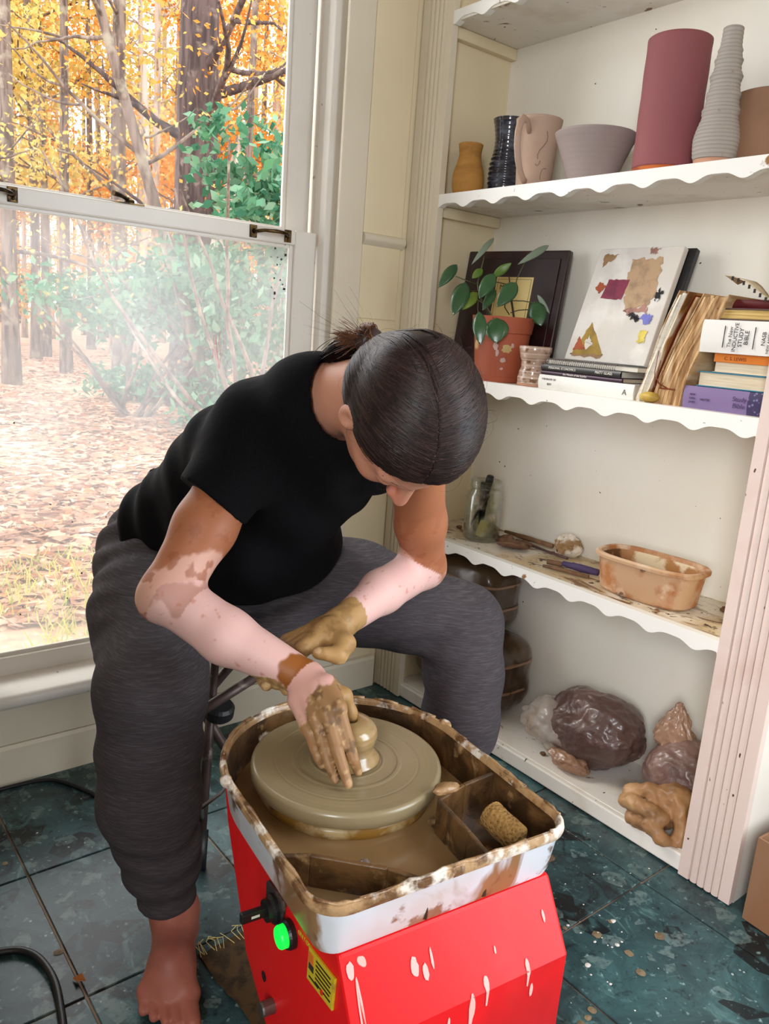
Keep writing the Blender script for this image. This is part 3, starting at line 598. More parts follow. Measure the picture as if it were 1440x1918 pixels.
for s, v, z in (('Mary', .222, .017), ('Of', .203, .012), ('Award', .186, .012), ('for', .168, .010), ('Service', .132, .011), ('in the Community', .117, .0075)):
    if s in ('Mary', 'Service', 'Of'): text('engraving', {'Mary': 'Mat', 'Service': 'Service', 'Of': 'Cer'}[s], 'ink', pp, MP @ Vector((.118, v, .0047)), u, up, z)
mat('terracotta', (178, 92, 62), .6, [dict(c=(156, 76, 50), s=6, lo=.4, hi=.7), dict(c=(214, 180, 168), t='vor', s=9, lo=.2, hi=.16, mask=dict(s=5, lo=.54, hi=.6)), dict(c=(220, 190, 130), t='vor', s=7, lo=.18, hi=.15, mask=dict(s=3.3, lo=.55, hi=.58))])
mat('potting_soil', (48, 36, 30), .95, bump=dict(s=150, k=.8))
mat('leaf_green', (44, 82, 48), .3, [dict(c=(66, 110, 66), s=9, lo=.4, hi=.7)], coat=.3, spec=.6)
mat('leaf_young', (120, 142, 50), .4, [dict(c=(92, 124, 48), s=12)]); mat('leaf_under', (136, 152, 132), .6); mat('stem_green', (84, 84, 52), .6); mat('stem_dark', (50, 40, 34), .7)
px_, py_ = .056, (0.0560, -0.3109, 0.9274)[1]
pp_ = wempty('potted_plant', (px_, py_, ZM), label='round leaved green plant in a clay splattered terracotta pot', cat='potted plant')
TP = Matrix.Translation((px_, py_, ZM))
pot_ob = MB().lathe([(.050, 0), (.055, .0005), (.0575, .012), (.056, .0135), (.0665, .112), (.0690, .114), (.0735, .148), (.0740, .150), (.0715, .150), (.064, .11), (.06, .105), (0, .105)], 56, TP).build('terracotta_pot', 'terracotta', pp_); autosmooth(pot_ob, 40)
mat('clay_splat', (206, 176, 120), .8); mat('clay_splat_pale', (206, 176, 168), .8)
MB().lathe([(.068, .128), (.0, .134)], 40, TP).build('soil', 'potting_soil', pp_, smooth=True)
def splat(ang, z, w, h, m, seed):   # a thin dried splash lying on the wall of the pot
    vs = [(0, 0)]; rs = random.Random(seed)
    for k in range(18): a = 2*math.pi*k/18; r = rs.uniform(.75, 1.1); vs.append((w*math.cos(a)*r, h*math.sin(a)*r))
    q = []
    for a, b in vs:
        zz = z+b; r = .056+(.0665-.056)*(zz-.0135)/.0985+.0009; t = ang+a/r; q.append((r*math.cos(t), r*math.sin(t), zz))
    MB().add(q, [(0, 1+k, 1+(k+1) % 18) for k in range(18)], TP).build('dried_splash', m, pp_)
vd = math.atan2(CY-py_, CX-px_)
splat(vd+.22, .078, .013, .0105, 'clay_splat', 1); splat(vd-.20, .083, .006, .010, 'clay_splat_pale', 2); splat(vd-.12, .068, .004, .009, 'clay_splat_pale', 6); splat(vd+.12, .052, .007, .006, 'clay_splat_pale', 3); splat(vd+.42, .086, .004, .006, 'clay_splat_pale', 4); splat(vd+.10, .032, .004, .003, 'clay_splat_pale', 5)
vdir = (Vector((CX, CY, 1))-Vector((px_, py_, 1.05))).normalized()
def leaf(A, B, w, m, cup=.15, tilt=0.):
    A = Vector(A); B = Vector(B); ax = B-A; L = ax.length; X = ax.normalized(); Y = vdir.cross(X).normalized(); Zl = X.cross(Y); Zl = Zl if Zl.dot(vdir) > 0 else -Zl
    vs = []; n = 10
    for i in range(n+1):
        t = i/n; hw = w*.5*(math.sin(math.pi*min(1, t**.85))**.75)*(1 if t < .75 else 1-.25*(t-.75)*4*.6)
        for s in (-1, -.5, 0, .5, 1):
            c = A+X*(L*t)+Y*(hw*s)+Zl*((.10*L*math.sin(math.pi*t))-cup*hw*abs(s)+(.0006 if abs(s) > .2 else 0)+tilt*hw*s); vs.append(c)
    q = MB().add(vs, [(i*5+k, i*5+k+1, (i+1)*5+k+1, (i+1)*5+k) for i in range(n) for k in range(4)]); o = q.build('leaf', m, pp_, smooth=True)
    sd = o.modifiers.new('thick', 'SOLIDIFY'); sd.thickness = .0007; return o
def stem(pts, r, m='stem_green', nm='stem'): MB().tube(pts, r, 8).build(nm, m, pp_, smooth=True)
K = 1/ (5.76*770)
for a, b, w_, mm in (((0.0797, -0.2286, 1.2305), (-0.0050, -0.2471, 1.1595), 62, 'leaf_under'), ((0.1490, -0.3418, 1.2180), (0.0644, -0.3280, 1.1661), 74, 'leaf_under'),
        ((-0.0099, -0.2032, 1.1603), (-0.0639, -0.2032, 1.1017), 120, 'leaf_green'), ((-0.0186, -0.2482, 1.1185), (-0.0693, -0.2699, 1.0404), 180, 'leaf_green'),
        ((0.0275, -0.2918, 1.1425), (-0.0265, -0.3056, 1.0820), 150, 'leaf_green'), ((0.0591, -0.3360, 1.1251), (-0.0045, -0.3417, 1.0656), 165, 'leaf_green'),
        ((0.0486, -0.2704, 1.1388), (0.0695, -0.3042, 1.1711), 92, 'leaf_young'), ((0.0220, -0.2579, 1.1523), (-0.0063, -0.2551, 1.1290), 85, 'leaf_young'),
        ((0.0068, -0.2616, 1.0987), (-0.0372, -0.2652, 1.0554), 120, 'leaf_young'), ((0.0491, -0.2796, 1.1092), (0.0064, -0.2869, 1.0570), 105, 'leaf_green'),
        ((-0.0363, -0.3196, 1.0529), (-0.0475, -0.3457, 0.9789), 140, 'leaf_green'), ((-0.0052, -0.3480, 1.0425), (-0.0195, -0.3664, 0.9860), 240, 'leaf_green'),
        ((0.0956, -0.3641, 1.0859), (0.0881, -0.4009, 1.0310), 185, 'leaf_green'), ((0.1108, -0.3583, 1.1026), (0.1216, -0.3927, 1.0613), 48, 'leaf_under')):
    leaf(a, b, w_*K, mm)
base2 = (px_+.01, py_-.03, ZM+.128); base1 = (px_, py_+.025, ZM+.128)
stem([base2, (0.0885, -0.2992, 1.0846), (0.0850, -0.2903, 1.1269), (0.0849, -0.2846, 1.1460)], [.0028, .0024, .0018, .001], 'stem_dark')
stem([base1, (0.0248, -0.2506, 1.0958), (0.0253, -0.2434, 1.1214), (0.0316, -0.2477, 1.1685), (0.0354, -0.2463, 1.1837)], [.0028, .0024, .002, .0014, .001])
for q in (((0.0887, -0.2987, 1.0867), (0.0910, -0.3335, 1.0871), (0.0931, -0.3696, 1.0831)), ((0.0846, -0.3037, 1.0586), (0.0806, -0.3316, 1.0651), (0.0834, -0.3662, 1.0677)), ((0.0930, -0.3017, 1.1106), (0.0833, -0.3129, 1.1352), (0.0865, -0.3302, 1.1750)),
          ((0.0250, -0.2444, 1.1171), (0.0012, -0.2364, 1.1234), (-0.0254, -0.2186, 1.1326)), ((0.0254, -0.2492, 1.1023), (-0.0046, -0.2517, 1.1008), (-0.0381, -0.2652, 1.0971)), ((0.0846, -0.2913, 1.1226), (0.0552, -0.2933, 1.1242), (0.0143, -0.2997, 1.1247)),
          ((0.0816, -0.3027, 1.0541), (0.0555, -0.3099, 1.0696), (0.0310, -0.3352, 1.0953)), ((0.0220, -0.2522, 1.0828), (0.0143, -0.2894, 1.0703), (-0.0119, -0.3430, 1.0409)), ((0.0225, -0.2538, 1.0786), (-0.0091, -0.2866, 1.0601), (-0.0389, -0.3257, 1.0385))):
    stem(q, .0012, 'stem_green', 'petiole')
mat('speckled_glaze', (186, 158, 138), .2, [dict(c=(120, 84, 56), s=60, lo=.48, hi=.6, d=6, mask=dict(t='wave', s=14, lo=.3, hi=.7, w=1)), dict(c=(222, 200, 186), t='wave', s=24, lo=.8, hi=.98, w=.6, a=.7), dict(c=(84, 56, 40), s=110, lo=.66, hi=.72)], coat=.7)
cu = pot('waisted_cup', 'speckled glazed cup with a narrow waist beside the plant pot', 'cup', .048, (0.0480, -0.4260, 0.9367)[1], [(r+.0005*math.sin(z*420), z) for r, z in smooth_prof([(.0335, .006), (.0345, .012), (.0325, .028), (.0285, .044), (.0305, .058), (.0350, .074), (.0372, .088)], 60)], 'speckled_glaze', .003, z=ZM, group='cups on the middle shelf')
MB().lathe([(.031, 0), (.0340, .0006), (.0342, .0058), (.03, .006)], 48).build('bare_foot', 'raw_peach', cu, smooth=True)
# books ---------------------------------------------------------------
mat('page_cream', (216, 202, 176), .85, [dict(c=(184, 164, 132), s=90, lo=.4, hi=.7, st=(.15, .15, 3), a=.6)])
mat('page_white', (228, 222, 208), .85, [dict(c=(200, 192, 176), s=90, lo=.4, hi=.7, st=(.15, .15, 3), a=.5)])
mat('page_gilt', (216, 186, 116), .5, [dict(c=(170, 134, 70), s=60, lo=.42, hi=.6, st=(.1, .1, 4))], metal=.15)
mat('page_tan', (208, 172, 126), .9, [dict(c=(160, 118, 74), s=40, lo=.4, hi=.62, st=(.2, 3, .2)), dict(c=(232, 208, 170), s=25, lo=.55, hi=.7, st=(.2, 3, .2))])
for nm, c, rg in (('cover_white', (234, 232, 226), .35), ('cover_black', (24, 24, 28), .4), ('cover_purple_dark', (70, 44, 66), .4), ('cover_purple', (128, 108, 150), .35), ('cover_navy', (54, 46, 82), .35), ('cover_teal', (38, 116, 142), .4), ('cover_orange', (216, 122, 36), .45), ('cover_brown', (86, 66, 58), .45), ('cover_red', (92, 30, 34), .3), ('cover_cream', (226, 212, 186), .6)):
    mat(nm, c, rg, [dict(c=tuple(int(v*.8) for v in c), s=7, lo=.5, hi=.8, a=.5)])
mat('cover_floral', (58, 50, 86), .4, [dict(c=(140, 130, 170), t='vor', s=120, lo=.3, hi=.2, a=.7)])
mat('spiral_wire', (176, 172, 174), .25, metal=.9)
mat('cover_stained', (230, 214, 186), .7, [dict(c=(176, 128, 66), s=9, lo=.42, hi=.5, w=1), dict(c=(130, 84, 40), s=16, lo=.55, hi=.62)])
GB = 'books lying flat on the middle shelf'
def flatbook(label, x0, x1, y0, y1, z0, z1, cover, pages, spine='front', tc=.0022, rz=0):
    # lying flat; the side turned to the room shows the spine ('front') or the fore edge ('pages')
    c = Vector(((x0+x1)/2, (y0+y1)/2, z0)); root = empty('book', c, rz, label=label, cat='book', group=GB); hx, hy, h = (x1-x0)/2, (y1-y0)/2, z1-z0
    MB().box((-hx, -hy, 0), (hx, hy, tc)).build('cover_board', cover, root, bevel=.0006); MB().box((-hx, -hy, h-tc), (hx, hy, h)).build('cover_board', cover, root, bevel=.0006)
    i = .003
    if spine == 'front':
        n = 8; pr = [(-hx-.003*math.sin(math.pi*k/n), h*k/n) for k in range(n+1)]+[(-hx+.003, h), (-hx+.003, 0)]
        autosmooth(MB().prism(pr, -hy, hy, 'y').build('spine', cover, root), 50); MB().box((-hx+.003, -hy+i, tc), (hx-i, hy-i, h-tc)).build('page_block', pages, root)
    else:
        MB().box((hx-.003, -hy, 0), (hx, hy, h)).build('spine', cover, root); MB().box((-hx+i, -hy+i, tc), (hx-.003, hy-i, h-tc)).build('page_block', pages, root)
    return root, hx, hy, h
yA, yB = -.470, -.705
b, hx, hy, h = flatbook('white paperback at the bottom of the low stack under the painted canvas', .030, .185, yB-.005, yA+.008, ZM, ZM+.030, 'cover_white', 'page_white', tc=.0008)
text('spine_lettering', 'REV', 'ink_grey', b, (-hx-.0034, hy-.026, .008), (0, -1, 0), (0, 0, 1), .007); text('spine_lettering', 'A', 'ink_grey', b, (-hx-.0034, -hy+.026, .008), (0, -1, 0), (0, 0, 1), .016); text('spine_lettering', 'THE BOOK OF', 'ink_grey', b, (-hx-.0034, hy-.010, .019), (0, -1, 0), (0, 0, 1), .006)
b, hx, hy, h = flatbook('thin dark purple paperback on top of the white paperback', .036, .18, yB+.030, yA+.008, ZM+.0304, ZM+.0392, 'cover_purple_dark', 'page_cream', tc=.0006)
text('spine_lettering', 'the Miracle of the Scarlet', 'ink_white', b, (-hx-.0034, hy-.062, .0025), (0, -1, 0), (0, 0, 1), .0062)
b, hx, hy, h = flatbook('black paperback with white spine lettering in the low stack', .034, .18, yB+.034, yA+.008, ZM+.0396, ZM+.0530, 'cover_black', 'page_white', tc=.0007)
text('spine_lettering', 'PERSONAL ECONOMICS', 'ink_white', b, (-hx-.0034, hy-.022, .0045), (0, -1, 0), (0, 0, 1), .0068); text('spine_lettering', 'MATT GLASS', 'ink_white', b, (-hx-.0034, -hy+.062, .0045), (0, -1, 0), (0, 0, 1), .0075)
nb = empty('spiral_notebook', (.11, (yA+yB)/2, ZM+.0534), label='spiral notebook with silver wire on top of the low stack', cat='notebook')
hy = (yA-yB)/2
MB().box((-.070, -hy, 0), (.075, hy, .0008)).build('cover_board', 'cover_black', nb); MB().box((-.068, -hy+.002, .0009), (.073, hy-.002, .0100)).build('page_block', 'page_white', nb); MB().box((-.070, -hy, .0101), (.075, hy, .0112)).build('cover_board', 'cover_black', nb)
m = MB()
for k in range(34):
    y = hy-.006-k*(2*hy-.052)/34
    m.tube([(-.068+.0085*math.cos(a)-.002, y-.0018*a/6.28, .0058+.0066*math.sin(a)) for a in np.linspace(0, 6.28, 13)], .0009, 5, caps=False)
w_ = m.build('wire_spiral', 'spiral_wire', nb, smooth=True); w_['kind'] = 'stuff'
# painted canvas leaning on the stack
mat('canvas_white', (222, 216, 206), .8, [dict(c=(200, 196, 194), s=5, lo=.4, hi=.7), dict(c=(204, 178, 140), s=7, lo=.6, hi=.75, a=.6), dict(c=(236, 232, 226), s=12, lo=.5, hi=.7)], bump=dict(s=50, k=.3))
for nm, c in (('paint_beige', (190, 158, 124)), ('paint_magenta', (138, 50, 76)), ('paint_rust', (176, 84, 44)), ('paint_gold', (168, 136, 52)), ('paint_blue', (120, 124, 204)), ('paint_yellow', (226, 206, 96)), ('paint_black', (30, 26, 30)), ('paint_tan', (160, 124, 84)), ('paint_pinkish', (176, 130, 116))): mat(nm, c, .7, [dict(c=tuple(int(v*.75) for v in c), s=40, lo=.45, hi=.65, a=.7, d=6)], bump=dict(s=60, k=.4))
cvB = (0.0850, -0.4794, 0.9634); cvBr = (0.0850, -0.6867, 0.9668); cvT = (0.1650, -0.4820, 1.2062); cvTr = (0.1650, -0.6892, 1.2138)
cv = wempty('painted_canvas', ((cvB[0]+cvBr[0])/2, (cvB[1]+cvBr[1])/2, cvB[2]), label='white abstract painted canvas with magenta and beige patches leaning on the wall', cat='painting')
O = Vector(cvB); U_ = Vector((0, cvBr[1]-cvB[1], 0)); V_ = (Vector(cvT)+Vector(cvTr))/2-(Vector(cvB)+Vector(cvBr))/2
Wc, Hc = U_.length, V_.length; Uu = U_.normalized(); Vu = V_.normalized(); Vu = (Vu-Uu*Vu.dot(Uu)*.0).normalized(); Nn = Uu.cross(Vu); Nn = Nn if Nn.x < 0 else -Nn
MC = xyframe(O, Uu, Vu, Nn)
MB().box((0, 0, -.017), (Wc, Hc, 0), MC).build('canvas', 'canvas_white', cv, bevel=.002)
def patch(pts, m, jit=.012, seed=0, lvl=0):
    rs = random.Random(seed); out = []
    for i in range(len(pts)):
        a, b = pts[i], pts[(i+1) % len(pts)]
        for k in range(8): t = k/8; out.append(((a[0]+(b[0]-a[0])*t+rs.uniform(-jit, jit)*(k > 0))*Wc, (a[1]+(b[1]-a[1])*t+rs.uniform(-jit, jit)*(k > 0))*Hc))
    MB().prism(out, .0002+.0004*lvl, .0009+.0004*lvl, 'z', MC).build('paint_patch', m, cv)
patch([(.44, .90), (.80, .91), (.86, .62), (.80, .50), (.56, .46), (.46, .66)], 'paint_beige', .02, 1); patch([(.55, .46), (.80, .50), (.84, .44), (.60, .41)], 'paint_pinkish', .025, 2, 1)
patch([(.24, .72), (.50, .72), (.47, .545), (.21, .555)], 'paint_magenta', .006, 3, 1); patch([(.14, .70), (.235, .66), (.165, .595), (.10, .645)], 'paint_rust', .008, 4, 1)
patch([(.08, .94), (.26, .945), (.10, .83)], 'paint_tan', .012, 5); patch([(.21, .34), (.47, .06), (.08, .045)], 'paint_gold', .012, 6); patch([(.11, .21), (.24, .105), (.08, .085)], 'paint_rust', .008, 7, 1); patch([(.06, .055), (.48, .065), (.46, .035), (.12, .03)], 'paint_tan', .012, 8, 1)
patch([(.24, .22), (.32, .14), (.24, .10), (.20, .16)], 'canvas_white', .014, 9, 2); patch([(.80, .43), (.91, .42), (.90, .35), (.83, .34), (.82, .38), (.77, .39)], 'paint_blue', .01, 10, 2); patch([(.82, .29), (.91, .29), (.91, .19), (.83, .19)], 'paint_yellow', .012, 11, 2)
patch([(.62, .445), (.76, .40), (.75, .365), (.64, .40)], 'paint_black', .02, 12, 2); patch([(.88, .64), (.93, .62), (.92, .55), (.87, .55)], 'paint_black', .025, 13, 2); patch([(.62, .985), (.74, .99), (.70, .94), (.64, .95)], 'paint_pinkish', .015, 14)
bf = wempty('black_board', (.17, -.62, ZM+.065), label='thin black framed board standing behind the painted canvas', cat='frame')
MB().box((.10*0-.0, .105, -.034), (Wc+.016, Hc+.004, -.0185), MC).build('board', 'cover_black', bf, bevel=.002)
# leaning journals
def leanbook(label, y0, y1, top, x0, x1, z1, cover, pages, wav, seed, group='journals leaning against the stack of books'):
    root = wempty('journal', ((x0+x1)/2, (y0+y1)/2, ZM), label=label, cat='book', group=group); rs = random.Random(seed); L = 14
    def sheet(ya, yb, xa, xb, zt, m, nm, w):
        mb = MB(); vs = []
        for i in range(L+1):
            t = i/L; z = ZM+(zt-ZM)*t; s = top*t**1.15+w*math.sin(t*5+seed)
            for (x, y) in ((xa, ya), (xb, ya), (xb, yb), (xa, yb)): vs.append((x+.002*math.sin(t*9+y*300), y-s, z))
        fs = [(0, 3, 2, 1), (L*4, L*4+1, L*4+2, L*4+3)]+[(i*4+k, i*4+(k+1) % 4, (i+1)*4+(k+1) % 4, (i+1)*4+k) for i in range(L) for k in range(4)]
        return autosmooth(mb.add(vs, fs).build(nm, m, root), 50)
    t = (y0-y1); sheet(y0, y0-.0022, x0-.003, x1, z1, cover, 'cover_board', wav); sheet(y1+.0022, y1, x0-.003, x1, z1-.002, cover, 'cover_board', wav)
    n = max(2, int(t/.006)); yy = y0-.0024
    for k in range(n):
        y2 = yy-(t-.005)/n; sheet(yy, y2+.0002, x0+rs.uniform(-.004, .003), x1-.004, z1-rs.uniform(.003, .009), pages, 'page_section', wav); yy = y2
    return root
leanbook('cream journal with brown stained fore edge, left of the leaning books', -.716, -.737, .060, .032, .160, ZM+.213, 'cover_stained', 'page_white', .001, 1)
leanbook('rust brown journal with frayed strips between two cream books', -.739, -.757, .062, .040, .160, ZM+.205, 'ink_rust', 'page_tan', .003, 2)
leanbook('thick yellowed journal with fanned wavy pages, right of the leaning books', -.759, -.812, .064, .030, .165, ZM+.208, 'page_tan', 'page_tan', .004, 3)
m = MB(); rs = random.Random(4)
for k in range(4): m.tube([(.030, -.752-.03*k/4, ZM+.10-.018*k), (.022, -.755-.02*k/4, ZM+.06-.01*k), (.026, -.757-.015*k, ZM+.03)], .002, 5, squash=.35)
sh_ = m.build('frayed_strips', 'ink_rust', None); sh_['kind'] = 'stuff'; tagit(sh_, 'frayed rust coloured strips hanging from the middle journal', 'strips')
mat('yellow_stone', (196, 164, 70), .55, [dict(c=(160, 128, 50), s=20)])
v, f = ICO[3]; o = npmesh('yellow_pebble', v*np.array([.014, .021, .0105]), f, 'yellow_stone'); o.location = (.021, -.752, ZM+.0105); tagit(o, 'flat yellow pebble on the shelf edge before the leaning journals', 'stone')
yR = -.9855
b, hx, hy, h = flatbook('purple hardback with floral end at the bottom of the tall stack', .030, .175, yR, -.819, ZM, ZM+.041, 'cover_purple', 'page_white')
MB().prism([(-hx-.0036*math.sin(math.pi*k/8)-.0004, h*k/8) for k in range(9)]+[(-hx+.003, h), (-hx+.003, 0)], -hy, -hy+.040, 'y').build('floral_band', 'cover_floral', b)
for s, yy, zz, sz in (('Study', hy-.098, .022, .012), ('Bible', hy-.100, .010, .012), ('NOTES', hy-.036, .016, .006), ('NEW', hy-.014, .024, .005), ('KING', hy-.014, .017, .005), ('JAMES', hy-.014, .010, .005)): text('spine_lettering', s, 'ink_purple', b, (-hx-.0042, yy, zz), (0, -1, 0), (0, 0, 1), sz)
flatbook('teal hardback with its cream page edge facing out, above the purple book', .034, .170, yR+.002, -.838, ZM+.0415, ZM+.0695, 'cover_teal', 'page_cream', 'pages')
b, hx, hy, h = flatbook('book with orange spine band and cream pages below it, in the tall stack', .040, .165, yR+.004, -.862, ZM+.070, ZM+.1035, 'cover_cream', 'page_cream', 'pages', .0008)
ob = MB().box((-hx-.001, -hy, h-.0155), (hx, hy, h+.0004)).build('orange_spine', 'cover_orange', b, bevel=.001)
text('spine_lettering', 'C. S. LEWIS', 'ink_rust', ob, (-hx-.0013, hy-.020, h-.0110), (0, -1, 0), (0, 0, 1), .0085); text('spine_lettering', '#', 'ink_rust', ob, (-hx-.0013, hy-.112, h-.0110), (0, -1, 0), (0, 0, 1), .0085)
b, hx, hy, h = flatbook('thick white bible with black lettering turned sideways on its spine', .026, .175, yR, -.8385, ZM+.104, ZM+.162, 'cover_white', 'page_white', tc=.0012)
for s, yy, sz, mm in (('The New', hy-.060, .0095, 'ink_grey'), ('INDUCTIVE', hy-.070, .0098, 'ink'), ('STUDY', hy-.0805, .0105, 'ink'), ('BIBLE', hy-.0910, .0105, 'ink'), ('NASB', hy-.1215, .0095, 'ink'), ('NEW AMERICAN', hy-.1300, .0066, 'ink'), ('STANDARD', hy-.1375, .0066, 'ink')): text('spine_lettering', s, mm, b, (-hx-.0042, yy, h*.5), (0, 0, 1), (0, 1, 0), sz, align='CENTER')
for yy in (hy-.045, hy-.101): MB().box((-hx-.0043, yy-.0004, .010), (-hx-.0025, yy+.0004, h-.010)).build('spine_rule', 'ink', b)
flatbook('brown bound book with gilt page edges on top of the white bible', .034, .165, yR+.004, -.848, ZM+.1625, ZM+.1835, 'cover_brown', 'page_gilt', 'pages', .0028)
rb_, hx, hy, h = flatbook('dark red leather book lying askew on the gilt edged book', .055, .170, yR+.012, -.868, ZM+.184, ZM+.200, 'cover_red', 'page_cream', 'front', .002)
v = []; nx_ = 12
for i in range(nx_+1):
    t = i/nx_
    for k in range(4): s = k/3; v.append((.030+.05*s, -.862-.135*t, ZM+.2165+.012*math.cos(t*2.4+.4)+.010*math.sin(t*7)*(.4+s)-.020*t+.012*(1-t)*(1-s)))
ps = MB().add(v, [(i*4+k, i*4+k+1, (i+1)*4+k+1, (i+1)*4+k) for i in range(nx_) for k in range(3)]).build('torn_page', 'page_cream', smooth=True); sd = ps.modifiers.new('t', 'SOLIDIFY'); sd.thickness = .0012
tagit(ps, 'curled torn notebook page lying on top of the tall stack', 'paper')
m = MB()
for k in range(9): y = -.878-.011*k; t = (-.862-y)/.135; z = ZM+.2165+.012*math.cos(t*2.4+.4)+.010*math.sin(t*7)*.4-.020*t+.012*(1-t); m.box((.0292, y-.002, z-.006), (.0302, y+.002, z+.001))
pc = m.build('perforations', 'ink', ps); pc['kind'] = 'stuff'

# ---------------------------------------------------------------- work shelf
ZW = .490
def jglass():
    m = bpy.data.materials.new('jar_glass'); m.use_nodes = True; nt = m.node_tree; N = nt.nodes; L = nt.links; N.remove(N['Principled BSDF']); out = N['Material Output']
    tr = N.new('ShaderNodeBsdfTransparent'); tr.inputs[0].default_value = (.86, .88, .82, 1); gl = N.new('ShaderNodeBsdfGlossy'); gl.inputs['Roughness'].default_value = .05; fr = N.new('ShaderNodeLayerWeight'); fr.inputs[0].default_value = .35
    mx = N.new('ShaderNodeMixShader'); L.new(fr.outputs[1], mx.inputs[0]); L.new(tr.outputs[0], mx.inputs[1]); L.new(gl.outputs[0], mx.inputs[2])
    df = N.new('ShaderNodeBsdfDiffuse'); df.inputs[0].default_value = (.62, .56, .44, 1); tc = N.new('ShaderNodeTexCoord'); nz = N.new('ShaderNodeTexNoise'); nz.inputs['Scale'].default_value = 30; L.new(tc.outputs['Object'], nz.inputs[0])
    mr = N.new('ShaderNodeMapRange'); mr.inputs[1].default_value = .5; mr.inputs[2].default_value = .7; mr.inputs[4].default_value = .35; L.new(nz.outputs[0], mr.inputs[0]); m2 = N.new('ShaderNodeMixShader'); L.new(mr.outputs[0], m2.inputs[0]); L.new(mx.outputs[0], m2.inputs[1]); L.new(df.outputs[0], m2.inputs[2]); L.new(m2.outputs[0], out.inputs[0]); MATS['jar_glass'] = m
jglass()
jx, jy = .098, (0.0980, -0.2689, 0.5590)[1]
jr = empty('glass_jar', (jx, jy, ZW), label='clear glass jar with clay smears holding tools on the work shelf', cat='jar')
o = MB().lathe([(.030, 0), (.043, .001), (.047, .008), (.0475, .05), (.047, .112), (.043, .124), (.0385, .130), (.0385, .136), (.0405, .137), (.0405, .141), (.0385, .142), (.0385, .150), (.0395, .154), (.0370, .154), (.036, .130), (.044, .112), (.0445, .012), (0, .006)], 48).build('glass_body', 'jar_glass', jr, smooth=True)
mat('wood_dark', (92, 58, 54), .5, [dict(c=(60, 36, 36), s=9, st=(1, 1, .2))]); mat('wood_tool', (142, 104, 70), .7, [dict(c=(96, 66, 42), s=12, lo=.4, hi=.6)]); mat('black_rubber', (24, 22, 24), .5); mat('sponge_yellow', (232, 214, 140), .9, bump=dict(s=200, k=.6)); mat('rag_white', (214, 204, 192), .9)
mat('steel', (150, 142, 134), .35, metal=.9); mat('clay_dry', (124, 90, 66), .9, [dict(c=(92, 64, 46), s=18, lo=.4, hi=.65), dict(c=(168, 134, 100), s=26, lo=.6, hi=.7)], bump=dict(s=40, k=.5))
GT = 'tools in the glass jar'
def jt(name, label, pts, r, m, cat='tool', sides=8, sq=None): o = MB().tube([(jx+a, jy+b, ZW+c) for a, b, c in pts], r, sides, squash=sq).build(name, m, smooth=True); return tagit(o, label, cat, GT)
jt('wooden_rib', 'dark reddish wooden tool crossing the middle of the jar', [(-.018, .022, .035), (-.014, .0, .085), (-.012, -.022, .118)], [.006, .007, .011], 'wood_dark', sq=.5)
jt('black_brush', 'round black knob of a tool rising from the mouth of the jar', [(.008, .010, .030), (.0, -.006, .120), (-.004, -.014, .155), (-.005, -.017, .168)], [.004, .006, .010, .009], 'black_rubber')
jt('black_brush', 'black handled tool standing at the left inside the jar', [(.012, .018, .020), (.0, .012, .09), (-.004, .006, .148)], [.004, .006, .006], 'black_rubber')
o = MB().box((-.013, -.010, 0), (.013, .010, .042)).build('sponge_piece', 'sponge_yellow', bevel=.004, loc=(jx-.018, jy-.012, ZW+.012), rot=(.25, .1, .4)); tagit(o, 'pale yellow sponge piece low inside the jar', 'sponge', GT)
crumple('cloth_wad', (jx-.004, jy+.026, ZW+.098), (.014, .013, .022), 'rag_white', amp=.3, seed=4, sub=3); tagit(bpy.data.objects['cloth_wad'], 'whitish cloth wad in the upper left of the jar', 'cloth', GT)
def rod(name, label, a, b, r, m, cat='tool', group='tools lying on the work shelf', sides=8, rr=None): o = MB().tube([a, ((a[0]+b[0])/2, (a[1]+b[1])/2, (a[2]+b[2])/2), b], rr or r, sides).build(name, m, smooth=True); return tagit(o, label, cat, group)
lt = wempty('loop_tool', (.19, -.30, ZW), label='loop tool with wire end lying farthest back on the work shelf', cat='tool', group='tools lying on the work shelf')
MB().tube([(.196, -.262, ZW+.007), (.199, -.33, ZW+.007), (.203, -.42, ZW+.007)], [.004, .0065, .006], 8).build('wooden_handle', 'wood_tool', lt, smooth=True)
MB().tube([(.196, -.262, ZW+.007), (.193, -.245, ZW+.006), (.195, -.226, ZW+.006), (.201, -.226, ZW+.006), (.201, -.245, ZW+.006), (.197, -.262, ZW+.007)], .0012, 6).build('wire_loop', 'steel', lt, smooth=True)
rod('thin_stick', 'thin dark stick slanting between the loop tool and the purple handle', (.165, -.33, ZW+.004), (.150, -.51, ZW+.006), .0032, 'wood_dark')
kn = wempty('needle_tool', (.08, -.56, ZW), label='wooden handled needle tool lying nearest the shelf edge', cat='tool', group='tools lying on the work shelf')
MB().tube([(.048, -.522, ZW+.0045), (.060, -.56, ZW+.0055), (.078, -.628, ZW+.005)], [.0035, .0048, .0045], 8).build('wooden_handle', 'wood_tool', kn, smooth=True); MB().tube([(.048, -.522, ZW+.0045), (.037, -.484, ZW+.004)], .0009, 6).build('needle', 'steel', kn)
rod('purple_handled_knife', 'purple handled knife lying just left of the plastic tub', (.096, -.540, ZW+.009), (.112, -.628, ZW+.010), .009, 'ink_purple', rr=[.006, .0095, .008])
rod('brown_stick', 'short brown stick behind the needle tool', (.082, -.505, ZW+.006), (.098, -.538, ZW+.006), .006, 'wood_tool')
